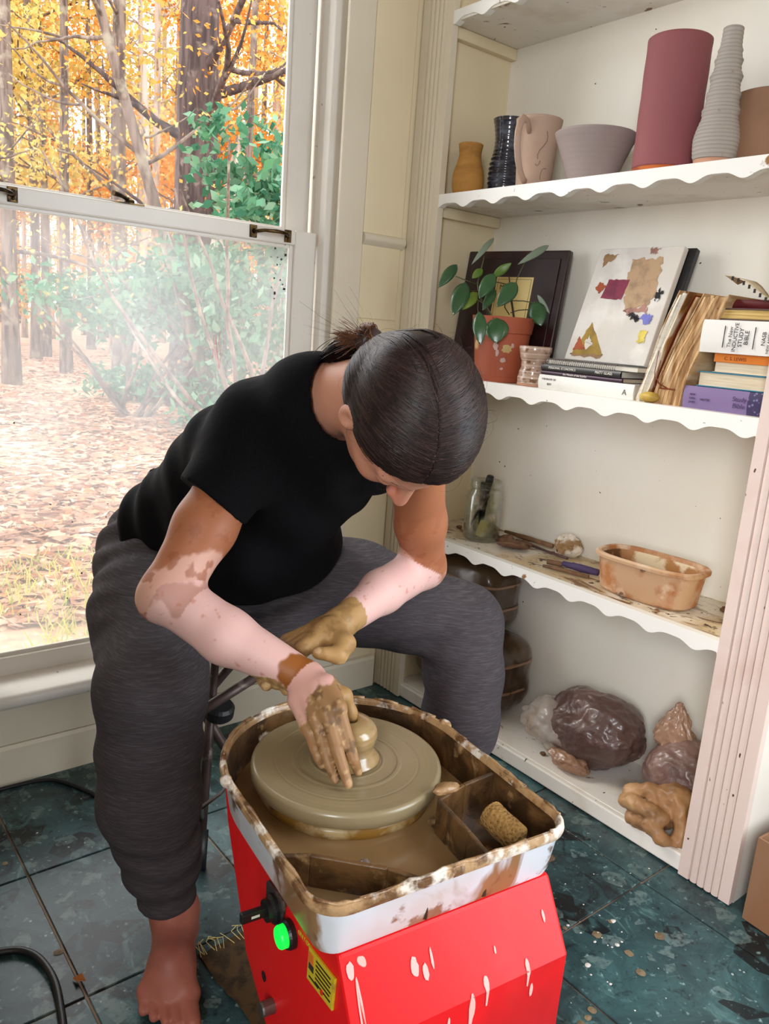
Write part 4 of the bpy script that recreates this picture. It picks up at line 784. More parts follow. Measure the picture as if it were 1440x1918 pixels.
v, f = ICO[3]; q = v*np.array([.030, .042, .006]); q[:, 2] += .012*(v[:, 0]**2)+.004*fbm(v, 2, 3); o = npmesh('clay_shard', q, f, 'clay_dry'); o.location = (.100, -.378, ZW+.006); o.rotation_euler = (0, .1, .5); tagit(o, 'curved brown shard of clay with a hole lying before the jar', 'clay scrap')
for k, (x, y, r, lb) in enumerate(((.128, -.330, .020, 'crumbly brown clay scrap touching the foot of the jar'), (.150, -.372, .015, 'brown clay scrap behind the curved shard'), (.150, -.175, .009, 'small dark clay crumb left of the jar, the larger of two'), (.120, -.165, .007, 'small dark clay crumb left of the jar, the smaller of two'), (.165, -.905, .009, 'dark clay crumb right of the plastic tub'), (.125, -.345, .010, 'upright clay flake beside the jar'))):
    crumple('clay_scrap', (x, y, ZW+r*.45), (r, r*1.3, r*.6 if k != 5 else .018), 'clay_dry', amp=.4, seed=k+2, sub=3); tagit(COL.objects[-1], lb, 'clay scrap', 'clay scraps on the work shelf')
crumple('crumpled_rag', (.188, -.478, ZW+.026), (.036, .034, .030), 'rag_dirty' if 'rag_dirty' in MATS else mat('rag_dirty', (222, 210, 192), .9, [dict(c=(150, 116, 76), s=26, lo=.5, hi=.6), dict(c=(84, 60, 40), s=50, lo=.66, hi=.7)]), amp=.35, seed=8, sub=5); tagit(COL.objects[-1], 'crumpled whitish rag with brown stains against the back of the work shelf', 'rag')
mat('tub_plastic', (196, 158, 122), .5, [dict(c=(172, 112, 66), s=10, lo=.45, hi=.55, d=5), dict(c=(216, 188, 158), s=14, lo=.55, hi=.65, d=5), dict(c=(120, 88, 64), s=18, lo=.62, hi=.66, d=4)])
mat('tub_inside', (224, 204, 170), .6, [dict(c=(170, 118, 66), s=16, lo=.48, hi=.56, d=5), dict(c=(96, 62, 30), s=11, lo=.60, hi=.64)])
tb = empty('plastic_tub', (.096, -.766, ZW), math.radians(4), label='oval plastic tub caked with brown clay on the work shelf', cat='tub')
def sel(a, b, z, n=48, p=3.2):
    out = []
    for k in range(n): t = 2*math.pi*k/n; c, s = math.cos(t), math.sin(t); out.append((a*math.copysign(abs(c)**(2/p), c), b*math.copysign(abs(s)**(2/p), s), z))
    return out
def loft(loops, name, m, parent, cap0=False, cap1=False, smooth=40, close=False):
    n = len(loops[0]); vs = [p for l in loops for p in l]; fs = [(i*n+k, i*n+(k+1) % n, (i+1)*n+(k+1) % n, (i+1)*n+k) for i in range(len(loops)-1) for k in range(n)]
    if cap0: fs.append(tuple(range(n))[::-1])
    if cap1: fs.append(tuple(range((len(loops)-1)*n, len(loops)*n)))
    return autosmooth(MB().add(vs, fs).build(name, m, parent), smooth)
loft([sel(.048, .094, 0), sel(.054, .101, .006), sel(.060, .110, .072), sel(.060, .110, .076)], 'tub_wall', 'tub_plastic', tb, cap0=True)
loft([sel(.0595, .1095, .0735), sel(.067, .1175, .074), sel(.0675, .118, .080), sel(.064, .114, .084), sel(.058, .107, .083), sel(.057, .106, .075)], 'tub_rim', 'tub_plastic', tb)
loft([sel(.058, .107, .080), sel(.056, .105, .070), sel(.051, .097, .010), sel(.046, .090, .006)], 'tub_lining', 'tub_inside', tb, cap1=True)

# ---------------------------------------------------------------- bottom shelf
ZB = .0405
mat('bag_clay', (132, 102, 92), .38, [dict(c=(156, 126, 116), s=7, lo=.5, hi=.7), dict(c=(92, 68, 62), s=5, lo=.45, hi=.6), dict(c=(176, 150, 140), s=16, lo=.66, hi=.72, d=6)], coat=.35, bump=dict(s=14, k=.7, d=8, w=1.5, dist=.01))
mat('bag_brown', (92, 68, 44), .35, [dict(c=(66, 46, 30), s=6, lo=.4, hi=.6), dict(c=(150, 120, 96), s=9, lo=.68, hi=.72, st=(1, 1, 4))], coat=.5, bump=dict(s=10, k=.4, d=6, dist=.008))
mat('bag_tan', (158, 118, 80), .45, [dict(c=(196, 156, 110), s=8, lo=.5, hi=.7), dict(c=(112, 78, 48), s=10, lo=.5, hi=.65)], coat=.05, spec=.3, bump=dict(s=12, k=.4, d=6, dist=.006))
mat('film_clear', (226, 214, 204), .3, [dict(c=(198, 170, 144), s=9, lo=.45, hi=.65)], coat=.5, alpha=.42)
mat('film_tan', (176, 136, 108), .35, coat=.5, alpha=.75)
def softbox(name, c, r, m, parent, seed, pw=4, amp=.06, sub=5):
    v, f = ICO[sub]; k = (np.abs(v)**pw).sum(1)**(-1/pw); p = v*k[:, None]; p = p*(1+amp*(fbm(v, 2.5, seed, 3)-.5)[:, None]*2); return npmesh(name, p*np.array(r)+np.array(c), f, m, parent)
for lb, c, r, sd in (('upper brown bag of clay behind the left knee, strapped with pale tape', (.125, -.225, ZB+.300), (.075, .135, .090), 1), ('lower brown bag of clay on the bottom shelf under another bag', (.120, -.260, ZB+.105), (.085, .165, .104), 2)):
    root = wempty('clay_bag', (c[0], c[1], c[2]-r[2]), label=lb, cat='bag', group='brown clay bags at the left of the bottom shelf'); softbox('wrapped_block', c, r, 'bag_brown', root, sd)
    m = MB()
    for fz in (-.25, .45): m.prism(sel(r[0]*1.005, r[1]*1.008, 0, 48, 4) and [(a*1.0, b*1.0) for a, b, _ in sel(r[0]*1.004, r[1]*1.008, 0, 48, 4)], c[2]+fz*r[2]-.003, c[2]+fz*r[2]+.003, 'z', Matrix.Translation((c[0], c[1], 0)))
    t_ = m.build('pale_tape', 'film_tan', root)
root = wempty('wrapped_clay', (.125, -.66, ZB), label='large lump of dark clay in clear crumpled plastic on the bottom shelf', cat='bag', group='clay lumps in plastic')
crumple('clay_lump', (.125, -.660, ZB+.082), (.086, .122, .088), 'bag_clay', root, amp=.20, sc=1.7, seed=11, sub=6, flat=-.080)
crumple('plastic_film', (.118, -.585, ZB+.055), (.075, .105, .060), 'film_clear', root, amp=.34, sc=2.3, seed=15, sub=5, flat=-.054); crumple('plastic_tail', (.058, -.655, ZB+.022), (.030, .050, .022), 'film_tan', root, amp=.3, sc=2.5, seed=17, sub=5, flat=-.021)
root = wempty('wrapped_clay', (.135, -.89, ZB), label='clay lump in plastic with a pointed twist, at the right of the bottom shelf', cat='bag', group='clay lumps in plastic')
crumple('clay_lump', (.140, -.893, ZB+.078), (.075, .086, .080), 'bag_clay', root, amp=.16, sc=1.8, seed=21, sub=6, flat=-.076)
v, f = ICO[5]; p = v.copy(); tz = (v[:, 2]+1)/2; p[:, 0] *= .046*(1-tz*.85)+.004; p[:, 1] *= .062*(1-tz*.9)+.004; p[:, 2] *= .060; p += (fbm(v, 4, 5, 4)-.5)[:, None]*v*.022; npmesh('twisted_top', p+np.array([.150, -.852, ZB+.168]), f, 'film_tan', root)
root = wempty('crumpled_bag', (.045, -.905, ZB), label='empty tan plastic bag crumpled at the front right of the bottom shelf', cat='bag')
S_ = SDF((-.03, -.99, ZB-.002), (.125, -.79, ZB+.15), .0025)
rs = random.Random(3)
for pts, r in (([(0.0221, -0.8385, 0.0938), (0.0394, -0.8745, 0.1090), (0.0591, -0.9180, 0.1057), (0.0549, -0.9501, 0.0751), (0.0428, -0.9562, 0.0219)], .013), ([(0.0085, -0.8441, 0.0821), (0.0016, -0.8890, 0.0904), (0.0197, -0.9204, 0.0788)], .015), ([(0.0076, -0.8658, 0.0515), (0.0015, -0.9103, 0.0632), (0.0006, -0.9409, 0.0467), (0.0150, -0.9466, 0.0228)], .014), ([(0.0355, -0.8870, 0.1007), (0.0352, -0.9171, 0.0877), (0.0471, -0.9310, 0.0736)], .010), ([(0.0430, -0.9435, 0.1093), (0.0316, -0.9612, 0.0633), (0.0185, -0.9605, 0.0300)], .012), ([(0.0047, -0.8825, 0.0318), (0.0156, -0.9167, 0.0358)], .012)):
    S_.chain(pts, [r]*len(pts), .006)
S_.cone((.055, -.90, ZB+.02), (.07, -.92, ZB+.06), .03, .035, .012)
S_.displace(lambda P: .010*np.abs(fbm(P, 32, 2, 3)-.5)*2-.004+.004*np.abs(fbm(P*np.array([1, 1, .4]), 90, 5, 2)-.5)); S_.plane((0, 0, ZB), (0, 0, -1)); S_.plane((0, -.985, 0), (0, -1, 0))
S_.build('bag_skin', 'bag_tan', root)
crumple('clay_crumb', (.055, -.585, ZB+.003), (.006, .008, .004), 'clay_dry', amp=.3, seed=2, sub=3); tagit(COL.objects[-1], 'dark crumb on the bottom shelf in front of the clear plastic', 'clay scrap')

# ---------------------------------------------------------------- potter's wheel
mat('red_paint', (224, 20, 24), .42, [dict(c=(170, 16, 20), s=4, lo=.5, hi=.75), dict(c=(240, 96, 90), s=5, lo=.62, hi=.78, st=(1, 1, .25), d=6, a=.22), dict(c=(244, 170, 160), s=60, lo=.755, hi=.775, st=(1, 1, .35), d=1)], coat=.05, spec=.3)
mat('pan_white', (222, 226, 232), .3, [dict(c=(150, 112, 72), s=9, lo=.53, hi=.60, st=(1, 1, .35), d=5, w=.8), dict(c=(112, 80, 50), s=24, lo=.60, hi=.66, d=5), dict(c=(196, 170, 140), s=5, lo=.55, hi=.75, a=.5)], coat=.3)
mat('pan_mud', (112, 80, 46), .35, [dict(c=(62, 42, 24), s=16, lo=.42, hi=.58, d=8, w=1), dict(c=(176, 140, 96), s=22, lo=.58, hi=.66, d=6), dict(c=(226, 212, 190), s=12, lo=.70, hi=.73, d=5)], coat=.5, bump=dict(s=40, k=.7, d=8, dist=.004))
mat('rim_mix', (176, 140, 98), .4, [dict(c=(228, 218, 204), s=22, lo=.52, hi=.58, d=6), dict(c=(104, 70, 38), s=28, lo=.48, hi=.40, d=6), dict(c=(140, 100, 60), s=60, lo=.5, hi=.7, d=6, a=.7)], coat=.4, bump=dict(s=70, k=.8, d=6, dist=.004))
mat('slip', (158, 126, 86), .16, [dict(c=(128, 98, 62), s=4, lo=.4, hi=.7), dict(c=(164, 134, 96), s=9, lo=.6, hi=.8, st=(1, .3, 1), a=.5)], coat=.15, bump=dict(s=8, k=.08, dist=.004))
mat('wheel_metal', (146, 130, 98), .3, [dict(c=(158, 142, 108), s=6, lo=.4, hi=.7), dict(c=(128, 118, 92), s=3, lo=.5, hi=.7, a=.6)], coat=.25)
mat('ring_stain', (206, 182, 132), .4, [dict(c=(150, 108, 40), s=14, lo=.45, hi=.55, d=6), dict(c=(236, 230, 214), s=20, lo=.6, hi=.66, d=6), dict(c=(90, 62, 34), s=30, lo=.62, hi=.68)], coat=.3)
mat('wet_clay', (164, 136, 92), .18, [dict(c=(146, 118, 76), t='wave', s=40, w=.6, lo=.5, hi=.9, a=.4)], coat=.7)
mat('black_plastic', (22, 22, 24), .4); mat('grey_metal', (120, 116, 112), .35, metal=.8); mat('plate_dark', (52, 44, 42), .4, [dict(c=(96, 84, 78), s=40, lo=.55, hi=.7)])
mat('button_green', (20, 220, 70), .3, emit=((10, 255, 70), 1.0)); mat('label_yellow', (206, 182, 40), .4, [dict(c=(120, 96, 50), s=16, lo=.6, hi=.7)], coat=.3); mat('label_red', (214, 30, 20), .4); mat('label_orange', (220, 110, 40), .4); mat('reflection_yellow', (196, 190, 40), .5)
wh = empty('pottery_wheel', (-.776, -.901, 0), math.radians(-7.3), label='red electric pottery wheel with clay caked white splash pan and green lit button', cat='pottery wheel')
xl, xr = -.134, .148
sidep = [(-.238, .388), (-.283, .3125), (-.280, .014), (-.10, .014), (-.075, .15), (-.002, .20), (.078, .345), (.092, .388)]
MB().prism(sidep, xl, xr, 'x').build('housing', 'red_paint', wh, bevel=.004)
for x in (xl+.03, xr-.03):
    for y in (-.255, -.12): MB().lathe([(.013, 0), (.015, .003), (.013, .0145), (0, .0145)], 16, Matrix.Translation((x, y, 0))).build('rubber_foot', 'black_plastic', wh, smooth=True)
# splash pan outline, counter clockwise from the front left corner
def outline(off):
    pts = []; r = .165
    for cx, a0 in ((r-.036, -90),):
        for k in range(9): a = math.radians(a0+90*k/8); pts.append((r-.036+.036*math.cos(a), -.252+.036+.036*math.sin(a), math.cos(a), math.sin(a)))
    for t in np.linspace(.08, .92, 12): pts.append((r, -.216+t*.208, 1, 0))
    for k in range(41): a = math.pi*k/40; pts.append((r*math.cos(a), -.008+.162*math.sin(a), math.cos(a), math.sin(a)))
    for t in np.linspace(.92, .08, 12): pts.append((-r, -.216+t*.208, -1, 0))
    for k in range(9): a = math.radians(180+90*k/8); pts.append((-r+.036+.036*math.cos(a), -.252+.036+.036*math.sin(a), math.cos(a), math.sin(a)))
    for t in np.linspace(.04, .96, 18): pts.append((-r+.036+t*(2*r-.072), -.252, 0, -1))
    return [(x-nx*off, y-ny*off) for x, y, nx, ny in pts]
def lv(off, z): return [(x, y, z) for x, y in outline(off)]
loft([lv(.020, .3885), lv(.013, .391), lv(.010, .398), lv(.003, .443), lv(.002, .446)], 'splash_pan', 'pan_white', wh, cap0=True)
loft([lv(.002, .446), lv(-.002, .4465), lv(-.0032, .451), lv(-.002, .4555), lv(.001, .4575), lv(.0045, .457), lv(.0065, .454), lv(.007, .448)], 'pan_rim', 'rim_mix', wh)
loft([lv(.007, .449), lv(.010, .425), lv(.015, .398), lv(.020, .393)], 'pan_inside', 'pan_mud', wh, cap1=True)
MB().add([(x, y, .4035) for x, y in outline(.0148)], [tuple(range(len(outline(0))))]).build('slip_water', 'slip', wh)
rs = random.Random(5); O_ = outline(.002); m = MB(); i = 0
while i < len(O_)-3:         # clay crust dried along the rim
    L = rs.randint(3, 9); seg = O_[i:i+L]
    if len(seg) > 2: m.tube([(x+rs.uniform(-.0012, .0012), y+rs.uniform(-.0012, .0012), .4575+rs.uniform(-.001, .0012)) for x, y in seg], [rs.uniform(.0010, .0034) for _ in seg], 7)
    i += L-1 + (rs.randint(0, 2))
c_ = m.build('dried_crust', 'rim_mix', wh, smooth=True); c_['kind'] = 'stuff'
for s in (-1, 1): crumple('pan_joint', (s*.166, .012 if s > 0 else .0, .455), (.007, .012, .006), 'rim_mix', wh, amp=.25, seed=3+s, sub=3)
def wall(pts, name, zt=.449, th=.0028):
    m = MB()
    for a, b in zip(pts, pts[1:]):
        d = Vector((b[0]-a[0], b[1]-a[1], 0)).normalized(); n = Vector((-d.y, d.x, 0))*th
        q = [(a[0]+n.x, a[1]+n.y), (b[0]+n.x, b[1]+n.y), (b[0]-n.x, b[1]-n.y), (a[0]-n.x, a[1]-n.y)]; m.prism(q, .395, zt, 'z')
    return m.build(name, 'pan_mud', wh, bevel=.0015)
wall([(-.153, -.138), (-.125, -.150), (-.060, -.205), (-.030, -.243)], 'corner_divider', .442); wall([(.046, -.243), (.052, -.200), (.056, -.132), (.104, -.118), (.155, -.112)], 'tool_tray_wall', .449)
MB().box((.055, -.240, .406), (.152, -.115, .410)).build('tool_tray_floor', 'pan_mud', wh)
crumple('clay_smear', (.075, -.120, .452), (.018, .010, .006), 'rim_mix', wh, amp=.3, seed=9, sub=3)
# wheel head with its throwing rings
prof = [(.020, .423), (.121, .4235), (.1245, .4265), (.1252, .434), (.1252, .4405), (.1242, .4438), (.1215, .4455)]
for r in np.linspace(.1200, .002, 90): prof.append((float(r), .4460+.00005*math.sin(r*900)+.00012*math.sin(r*260+1)+(.0008 if .066 < r < .0715 else 0)-(.0007 if .0935 < r < .096 else 0)+(.0008 if .047 < r < .049 else 0)))
prof.append((0, .446)); MB().lathe(prof, 96).build('wheel_head', 'wheel_metal', wh, smooth=True)
MB().lathe([(.095, .398), (.108, .399), (.113, .404), (.1135, .412), (.111, .4175), (.100, .4185), (.095, .418)], 72, wob=lambda a, z: .008*math.sin(5*a)+.006*math.sin(11*a+2)).build('shaft_collar', 'ring_stain', wh, smooth=True)
cl = [(.046, .0004), (.0435, .003), (.0385, .008), (.0345, .013), (.0330, .018), (.0338, .023), (.0362, .029), (.0378, .036), (.0375, .043), (.0345, .0495), (.0285, .0545), (.020, .0572), (.0135, .0575), (.0105, .0562), (.0090, .052), (.0080, .045), (.0070, .036), (0, .034)]
lump = MB().lathe(cl, 64, wob=lambda a, z: .012*math.sin(a+z*60)).build('clay_lump', 'wet_clay', smooth=True); sb = lump.modifiers.new('s', 'SUBSURF'); sb.levels = sb.render_levels = 1
lump.location = (-.776, -.901, .4463); tagit(lump, 'wet clay dome with a small hole centred on the wheel head', 'clay')
# controls on the side panel (x = xl)
sw = MB().prism([(-.068, .313), (-.066, .352), (-.071, .357), (-.113, .361), (-.118, .357), (-.110, .318), (-.105, .314)], xl-.004, xl, 'x').build('switch_plate', 'plate_dark', wh, bevel=.001)
MX = Matrix.Translation((xl-.004, -.093, .336)) @ Matrix.Rotation(math.radians(-90), 4, 'Y')
MB().lathe([(.017, 0), (.017, .004), (.0135, .007), (.013, .012), (0, .012)], 28, MX).build('switch_boss', 'black_plastic', sw)
MB().box((xl-.046, -.097, .330), (xl-.012, -.089, .343)).build('switch_lever', 'black_plastic', sw, bevel=.002)
MB().box((xl-.034, -.0975, .335), (xl-.024, -.0968, .338)).build('lever_mark', 'paint_trim', sw)
MBt = Matrix.Translation((xl, -.133, .3315)) @ Matrix.Rotation(math.radians(-90), 4, 'Y')
bt = MB().lathe([(.0165, 0), (.0165, .006), (.0150, .009), (.0135, .009), (.0130, .006), (0, .006)], 32, MBt).build('button_bezel', 'black_plastic', wh)
MB().lathe([(.0128, .006), (.0128, .015), (.0115, .017), (0, .0172)], 32, MBt).build('power_button', 'button_green', bt, smooth=False)
lb = MB().prism([(-.181, .354), (-.240, .362), (-.238, .322), (-.180, .313)], xl-.003, xl, 'x').build('warning_label', 'label_yellow', wh, bevel=.0006)
def strip(a, b, t, m): MB().prism([(a[0], a[1]), (b[0], b[1]), (b[0], b[1]-t), (a[0], a[1]-t)], xl-.0036, xl-.003, 'x').build('label_print', m, lb)
strip((-.183, .350), (-.194, .351), .012, 'label_orange'); strip((-.184, .338), (-.195, .339), .008, 'plate_dark')
for k in range(6): strip((-.200, .352-.0052*k), (-.232-.002*(k % 2), .3565-.0052*k), .0016, 'ink')
strip((-.186, .322), (-.208, .325), .0018, 'ink'); MB().lathe([(.003, 0), (.0028, .0012), (0, .0014)], 16, Matrix.Translation((xl-.003, -.216, .326)) @ Matrix.Rotation(math.radians(-90), 4, 'Y')).build('red_dot', 'label_red', lb)
text('maker_lettering', 'VEVOR', 'ink', wh, (xl-.0005, -.120, .364), (0, -1, .10), (0, .0, 1), .016, .0003)
text('button_reflection', 'ON / OFF', 'reflection_yellow', wh, (xl-.0005, -.150, .345), (0, -1, .12), (0, 0, 1), .008, .0003)  # reflection of the lit button on the panel, painted as yellow letters
MB().lathe([(.006, 0), (.0065, .0008), (0, .001)], 20, Matrix.Translation((xl, -.064, .215)) @ Matrix.Rotation(math.radians(-90), 4, 'Y')).build('bolt_hole', 'black_plastic', wh)
MB().lathe([(.009, 0), (.009, .014), (.0075, .016), (0, .016)], 20, Matrix.Translation((xl, -.094, .199)) @ Matrix.Rotation(math.radians(-90), 4, 'Y')).build('fuse_knob', 'grey_metal', wh)
# dried drips on the red front panel
mat('drip_pale', (240, 176, 168), .6); mat('drip_tan', (196, 150, 110), .6)
e0 = Vector((0, -.238, .388)); e1 = Vector((0, -.283, .3125)); fv = e1-e0; fn = Vector((0, -fv.z, fv.y)).normalized(); fn = fn if fn.y < 0 else -fn
def drip(x, v, w, h, m='drip_pale', tail=0, seed=1):
    rs = random.Random(seed); pts = []
    n = 14
    for k in range(n): a = 2*math.pi*k/n; pts.append((x+w*math.cos(a)*rs.uniform(.8, 1.1), v-h*math.sin(a)*rs.uniform(.85, 1.1)-(tail if math.sin(a) < -.8 else 0)*-1))
    vs = []
    for d in (.0002, .0010):
        for a, b in pts:
            p = (e0+fv*b) if b <= 1 else (e1+Vector((0, .003*(b-1)/4, -(b-1)*fv.length)))
            nn = fn if b <= 1 else Vector((0, -1, 0)); vs.append(Vector((a, p.y, p.z))+nn*(d+.0002))
    fs = [tuple(range(n, 2*n))]+[(i, (i+1) % n, n+(i+1) % n, n+i) for i in range(n)]
    MB().add(vs, fs).build('dried_drip', m, wh)
drip(-.124, .20, .0045, .10, seed=1); drip(-.1195, .75, .0028, .50, seed=21); drip(-.118, 1.5, .002, .4, seed=22); drip(-.052, .42, .0045, .12, seed=2); drip(-.040, .52, .0035, .10, seed=3); drip(-.030, .40, .0016, .12, seed=4); drip(.030, .92, .0035, .10, tail=.2, seed=5); drip(.010, 1.15, .004, .2, tail=.3, seed=6)
drip(.088, .95, .003, .12, tail=.15, seed=7); drip(-.020, 1.25, .002, .14, seed=8); drip(.125, .45, .0018, .08, seed=9); drip(-.065, 1.2, .002, .12, tail=.3, seed=10); drip(.05, .6, .0012, .05, seed=11); drip(.095, 1.3, .0025, .1, seed=12)
# the sponge in the tool tray
mat('sponge_tan', (150, 112, 58), .95, [dict(c=(84, 58, 26), t='vor', s=210, lo=.25, hi=.12), dict(c=(176, 138, 78), s=30, lo=.5, hi=.7)], bump=dict(t='vor', s=210, k=1., dist=.003))
S_ = SDF((-.028, -.04, -.026), (.028, .04, .026), .0012); S_.cone((0, -.018, 0), (0, .018, 0), .0175, .0175, .002, f=lambda X, t: np.where(np.abs(X[..., 1]) > .024, (np.abs(X[..., 1])-.024)*1.2, 0)); S_.displace(lambda P: .0016*(vnoise(P, 420, 2)-.4)+.002*(vnoise(P, 90, 3)-.5)); S_.plane((0, -.0275, 0), (0, -1, .1)); S_.plane((0, .0275, 0), (0, 1, .1))
so = S_.build('sponge', 'sponge_tan'); so.location = (-.690, -1.104, .4265+.006); so.rotation_euler = (math.radians(14), 0, math.radians(3)); tagit(so, 'tan cylindrical sponge wedged in the corner tray of the wheel', 'sponge')
mat('murky_plastic', (150, 130, 120), .1, trans=.3, coat=.6)
crumple('clear_bead', (-.776-.081, -.901-.150, .410), (.009, .009, .010), 'murky_plastic', amp=.2, seed=5, sub=3); tagit(COL.objects[-1], 'small glassy lump in the corner pocket of the splash pan', 'lump')

# ---------------------------------------------------------------- folding stool under the potter
mat('stool_tube', (92, 74, 68), .45, [dict(c=(60, 46, 42), s=14, lo=.45, hi=.65, st=(1, 1, .3)), dict(c=(150, 130, 120), s=20, lo=.62, hi=.7)], metal=.3)
mat('stool_cloth', (34, 32, 36), .85)
st = wempty('folding_stool', (-.70, -.34, 0), label='folding stool with brown tube legs and black hub, under the seated potter', cat='stool')
hub = Vector((-.700, -.392, .268))
for a, b in (((-.773, -.469, .0), (-.645, -.275, .452)), ((-0.7915, -0.4360, 0.2877), (-0.6285, -0.4429, 0.3544)), ((-.600, -.455, .0), (-.795, -.215, .452)), ((-.80, -.16, .0), (-.585, -.40, .452))):
    a = Vector(a); b = Vector(b); lg = MB().tube([a.lerp(b, .06 if a.z < .01 else 0), b], .0095, 12).build('leg', 'stool_tube', st, smooth=True)
    if a.z < .01: MB().tube([a, a.lerp(b, .13)], .0135, 12).build('rubber_foot', 'black_rubber', lg, smooth=True)
MB().lathe([(.0, -.016), (.024, -.016), (.029, -.010), (.029, .008), (.024, .014), (.0, .014)], 24, Matrix.Translation(hub) @ Matrix.Rotation(.25, 4, 'X')).build('hub', 'black_rubber', st)
MB().lathe([(0, .452), (.135, .446), (.160, .440), (.166, .446), (.160, .454), (.10, .460), (0, .462)], 32, Matrix.Translation((-.695, -.30, -.0))).build('seat', 'stool_cloth', st, smooth=True)
a0 = (-0.8279, -0.5873, 0.2134); a1 = (-0.8004, -0.6021, 0.2388); a2 = (-0.7761, -0.6111, 0.2749)
MB().tube([Vector((-.753, -.442, .08)), a0, a1, a2, Vector((-.665, -.43, .20))], [.006, .007, .007, .007, .006], 8, squash=.25).build('strap', 'stool_tube', st, smooth=True)

# ---------------------------------------------------------------- things on the floor
mat('cable_black', (22, 22, 26), .4)
m = MB(); q = [(-1.30, -.52, .007), (-1.20, -.485, .007), (-1.12, -.492, .007), (-1.082, -.520, .007), (-1.068, -.575, .007), (-1.073, -.640, .007), (-1.098, -.74, .007), (-1.16, -.84, .007)]
def cr(pts, n=8):
    o = []; P_ = [Vector(p) for p in pts]
    for i in range(len(P_)-1):
        a, b, c, d = P_[max(i-1, 0)], P_[i], P_[i+1], P_[min(i+2, len(P_)-1)]
        for k in range(n): t = k/n; o.append(.5*((2*b)+(c-a)*t+(2*a-5*b+4*c-d)*t*t+(3*b-a-3*c+d)*t**3))
    return o+[P_[-1]]
tagit(m.tube(cr(q), .006, 10).build('power_cable', 'cable_black', smooth=True), 'black cable looping over the tiles at the lower left corner', 'cable')
tagit(MB().tube(cr([(-1.02, -.030, .005), (-.93, -.040, .005), (-.887, -.085, .005), (-.850, -.165, .005), (-.80, -.26, .005)]), .0045, 8).build('power_cable', 'cable_black', smooth=True), 'thin dark cord lying by the baseboard below the window', 'cable')
mat('burlap', (84, 62, 34), .95, [dict(c=(52, 38, 20), s=40, lo=.45, hi=.6)])
rs = random.Random(2); q = []
for a, b in zip([(-.868, -.665), (-.765, -.655), (-.745, -.78), (-.76, -.86), (-.855, -.87), (-.862, -.77)], [(-.765, -.655), (-.745, -.78), (-.76, -.86), (-.855, -.87), (-.862, -.77), (-.868, -.665)]):
    for k in range(7): t = k/7; q.append((a[0]+(b[0]-a[0])*t+rs.uniform(-.004, .004), a[1]+(b[1]-a[1])*t+rs.uniform(-.004, .004)))
bu = empty('burlap_scrap', (-.81, -.76, 0), label='dark brown burlap scrap with frayed edge on the floor left of the wheel', cat='cloth')
MB().prism([(a+.81, b+.76) for a, b in q], .0012, .0035, 'z').build('cloth', 'burlap', bu); m = MB()
for k in range(16):
    t = rs.random(); x, y = -.058+.11*t, .098+.006*rs.random(); m.tube([(x, y-.012, .004), (x+rs.uniform(-.008, .008), y+.008, .006+.006*rs.random()), (x+rs.uniform(-.014, .014), y+.020, .004)], .0006, 4)
fr_ = m.build('frayed_threads', 'sponge_yellow', bu); fr_['kind'] = 'stuff'
mat('dry_leaf', (164, 96, 44), .8, [dict(c=(110, 64, 34), s=20)])
def floorleaf(x, y, s, lb, rz):
    v = [(0, 0, .003), (.5, .22, .012), (1, 0, .006), (.5, -.24, .010), (.5, 0, .0035)]; o = MB().add([(a*s, b*s*1.4, c*s*30) for a, b, c in v], [(0, 4, 1), (1, 4, 2), (2, 4, 3), (3, 4, 0)]).build('dry_leaf', 'dry_leaf', loc=(x, y, .0008), rot=(0, 0, rz)); tagit(o, lb, 'leaf', 'dry leaves on the tiles')
floorleaf(-1.043, -.600, .024, 'small curled orange leaf on the grout line at the lower left', -.9); floorleaf(-.722, -.60, .016, 'tiny orange leaf on the grout between the stool foot and the wheel', .4)
mat('splash_dry', (138, 120, 92), .7, [dict(c=(110, 94, 70), s=30)]); mat('splash_white', (226, 222, 214), .7); rs = random.Random(9); m1, m2 = MB(), MB()
for k in range(80):
    if k < 56: x, y = rs.gauss(-.33, .13), rs.gauss(-1.0, .10)
    else: x, y = rs.uniform(-1.25, -.15), rs.uniform(-.9, -.15)
    if x > -.03: continue
    r = rs.choice([.0014, .002, .003, .0055, .007])*rs.uniform(.6, 1.3); n = 10; sx = rs.uniform(.7, 1.4); vs = [(x, y, .0021)]+[(x+r*sx*rs.uniform(.85, 1.1)*math.cos(6.283*i/n), y+r*rs.uniform(.85, 1.1)*math.sin(6.283*i/n), .0008) for i in range(n)]
    (m1 if r > .005 else m2).add(vs, [(0, 1+i, 1+(i+1) % n) for i in range(n)])
for m, c in ((m1, 'splash_dry'), (m2, 'splash_white')): o = m.build('clay_splashes', c, fl); o['kind'] = 'stuff'
mat('cardboard', (140, 104, 76), .85, [dict(c=(136, 92, 60), s=8, lo=.45, hi=.7, st=(1, 1, .3))])
mat('cardboard_edge', (196, 160, 124), .9)
cb = empty('cardboard_box', (-.013, -1.123, 0), math.radians(-4), label='brown cardboard box on the floor cut by the right edge of the photo', cat='box')
MB().box((0, -.30, .001), (.004, 0, .168)).build('box_panel', 'cardboard', cb); MB().box((.004, -.004, .001), (.20, 0, .168)).build('box_panel', 'cardboard', cb); MB().box((.004, -.30, .001), (.20, -.296, .168)).build('box_panel', 'cardboard', cb); MB().box((.196, -.296, .001), (.20, -.004, .168)).build('box_panel', 'cardboard', cb); MB().box((.004, -.296, .001), (.196, -.004, .005)).build('box_bottom', 'cardboard', cb)
MB().box((-.0006, -.30, .002), (.0, 0, .036)).build('bottom_flap', 'cardboard', cb)

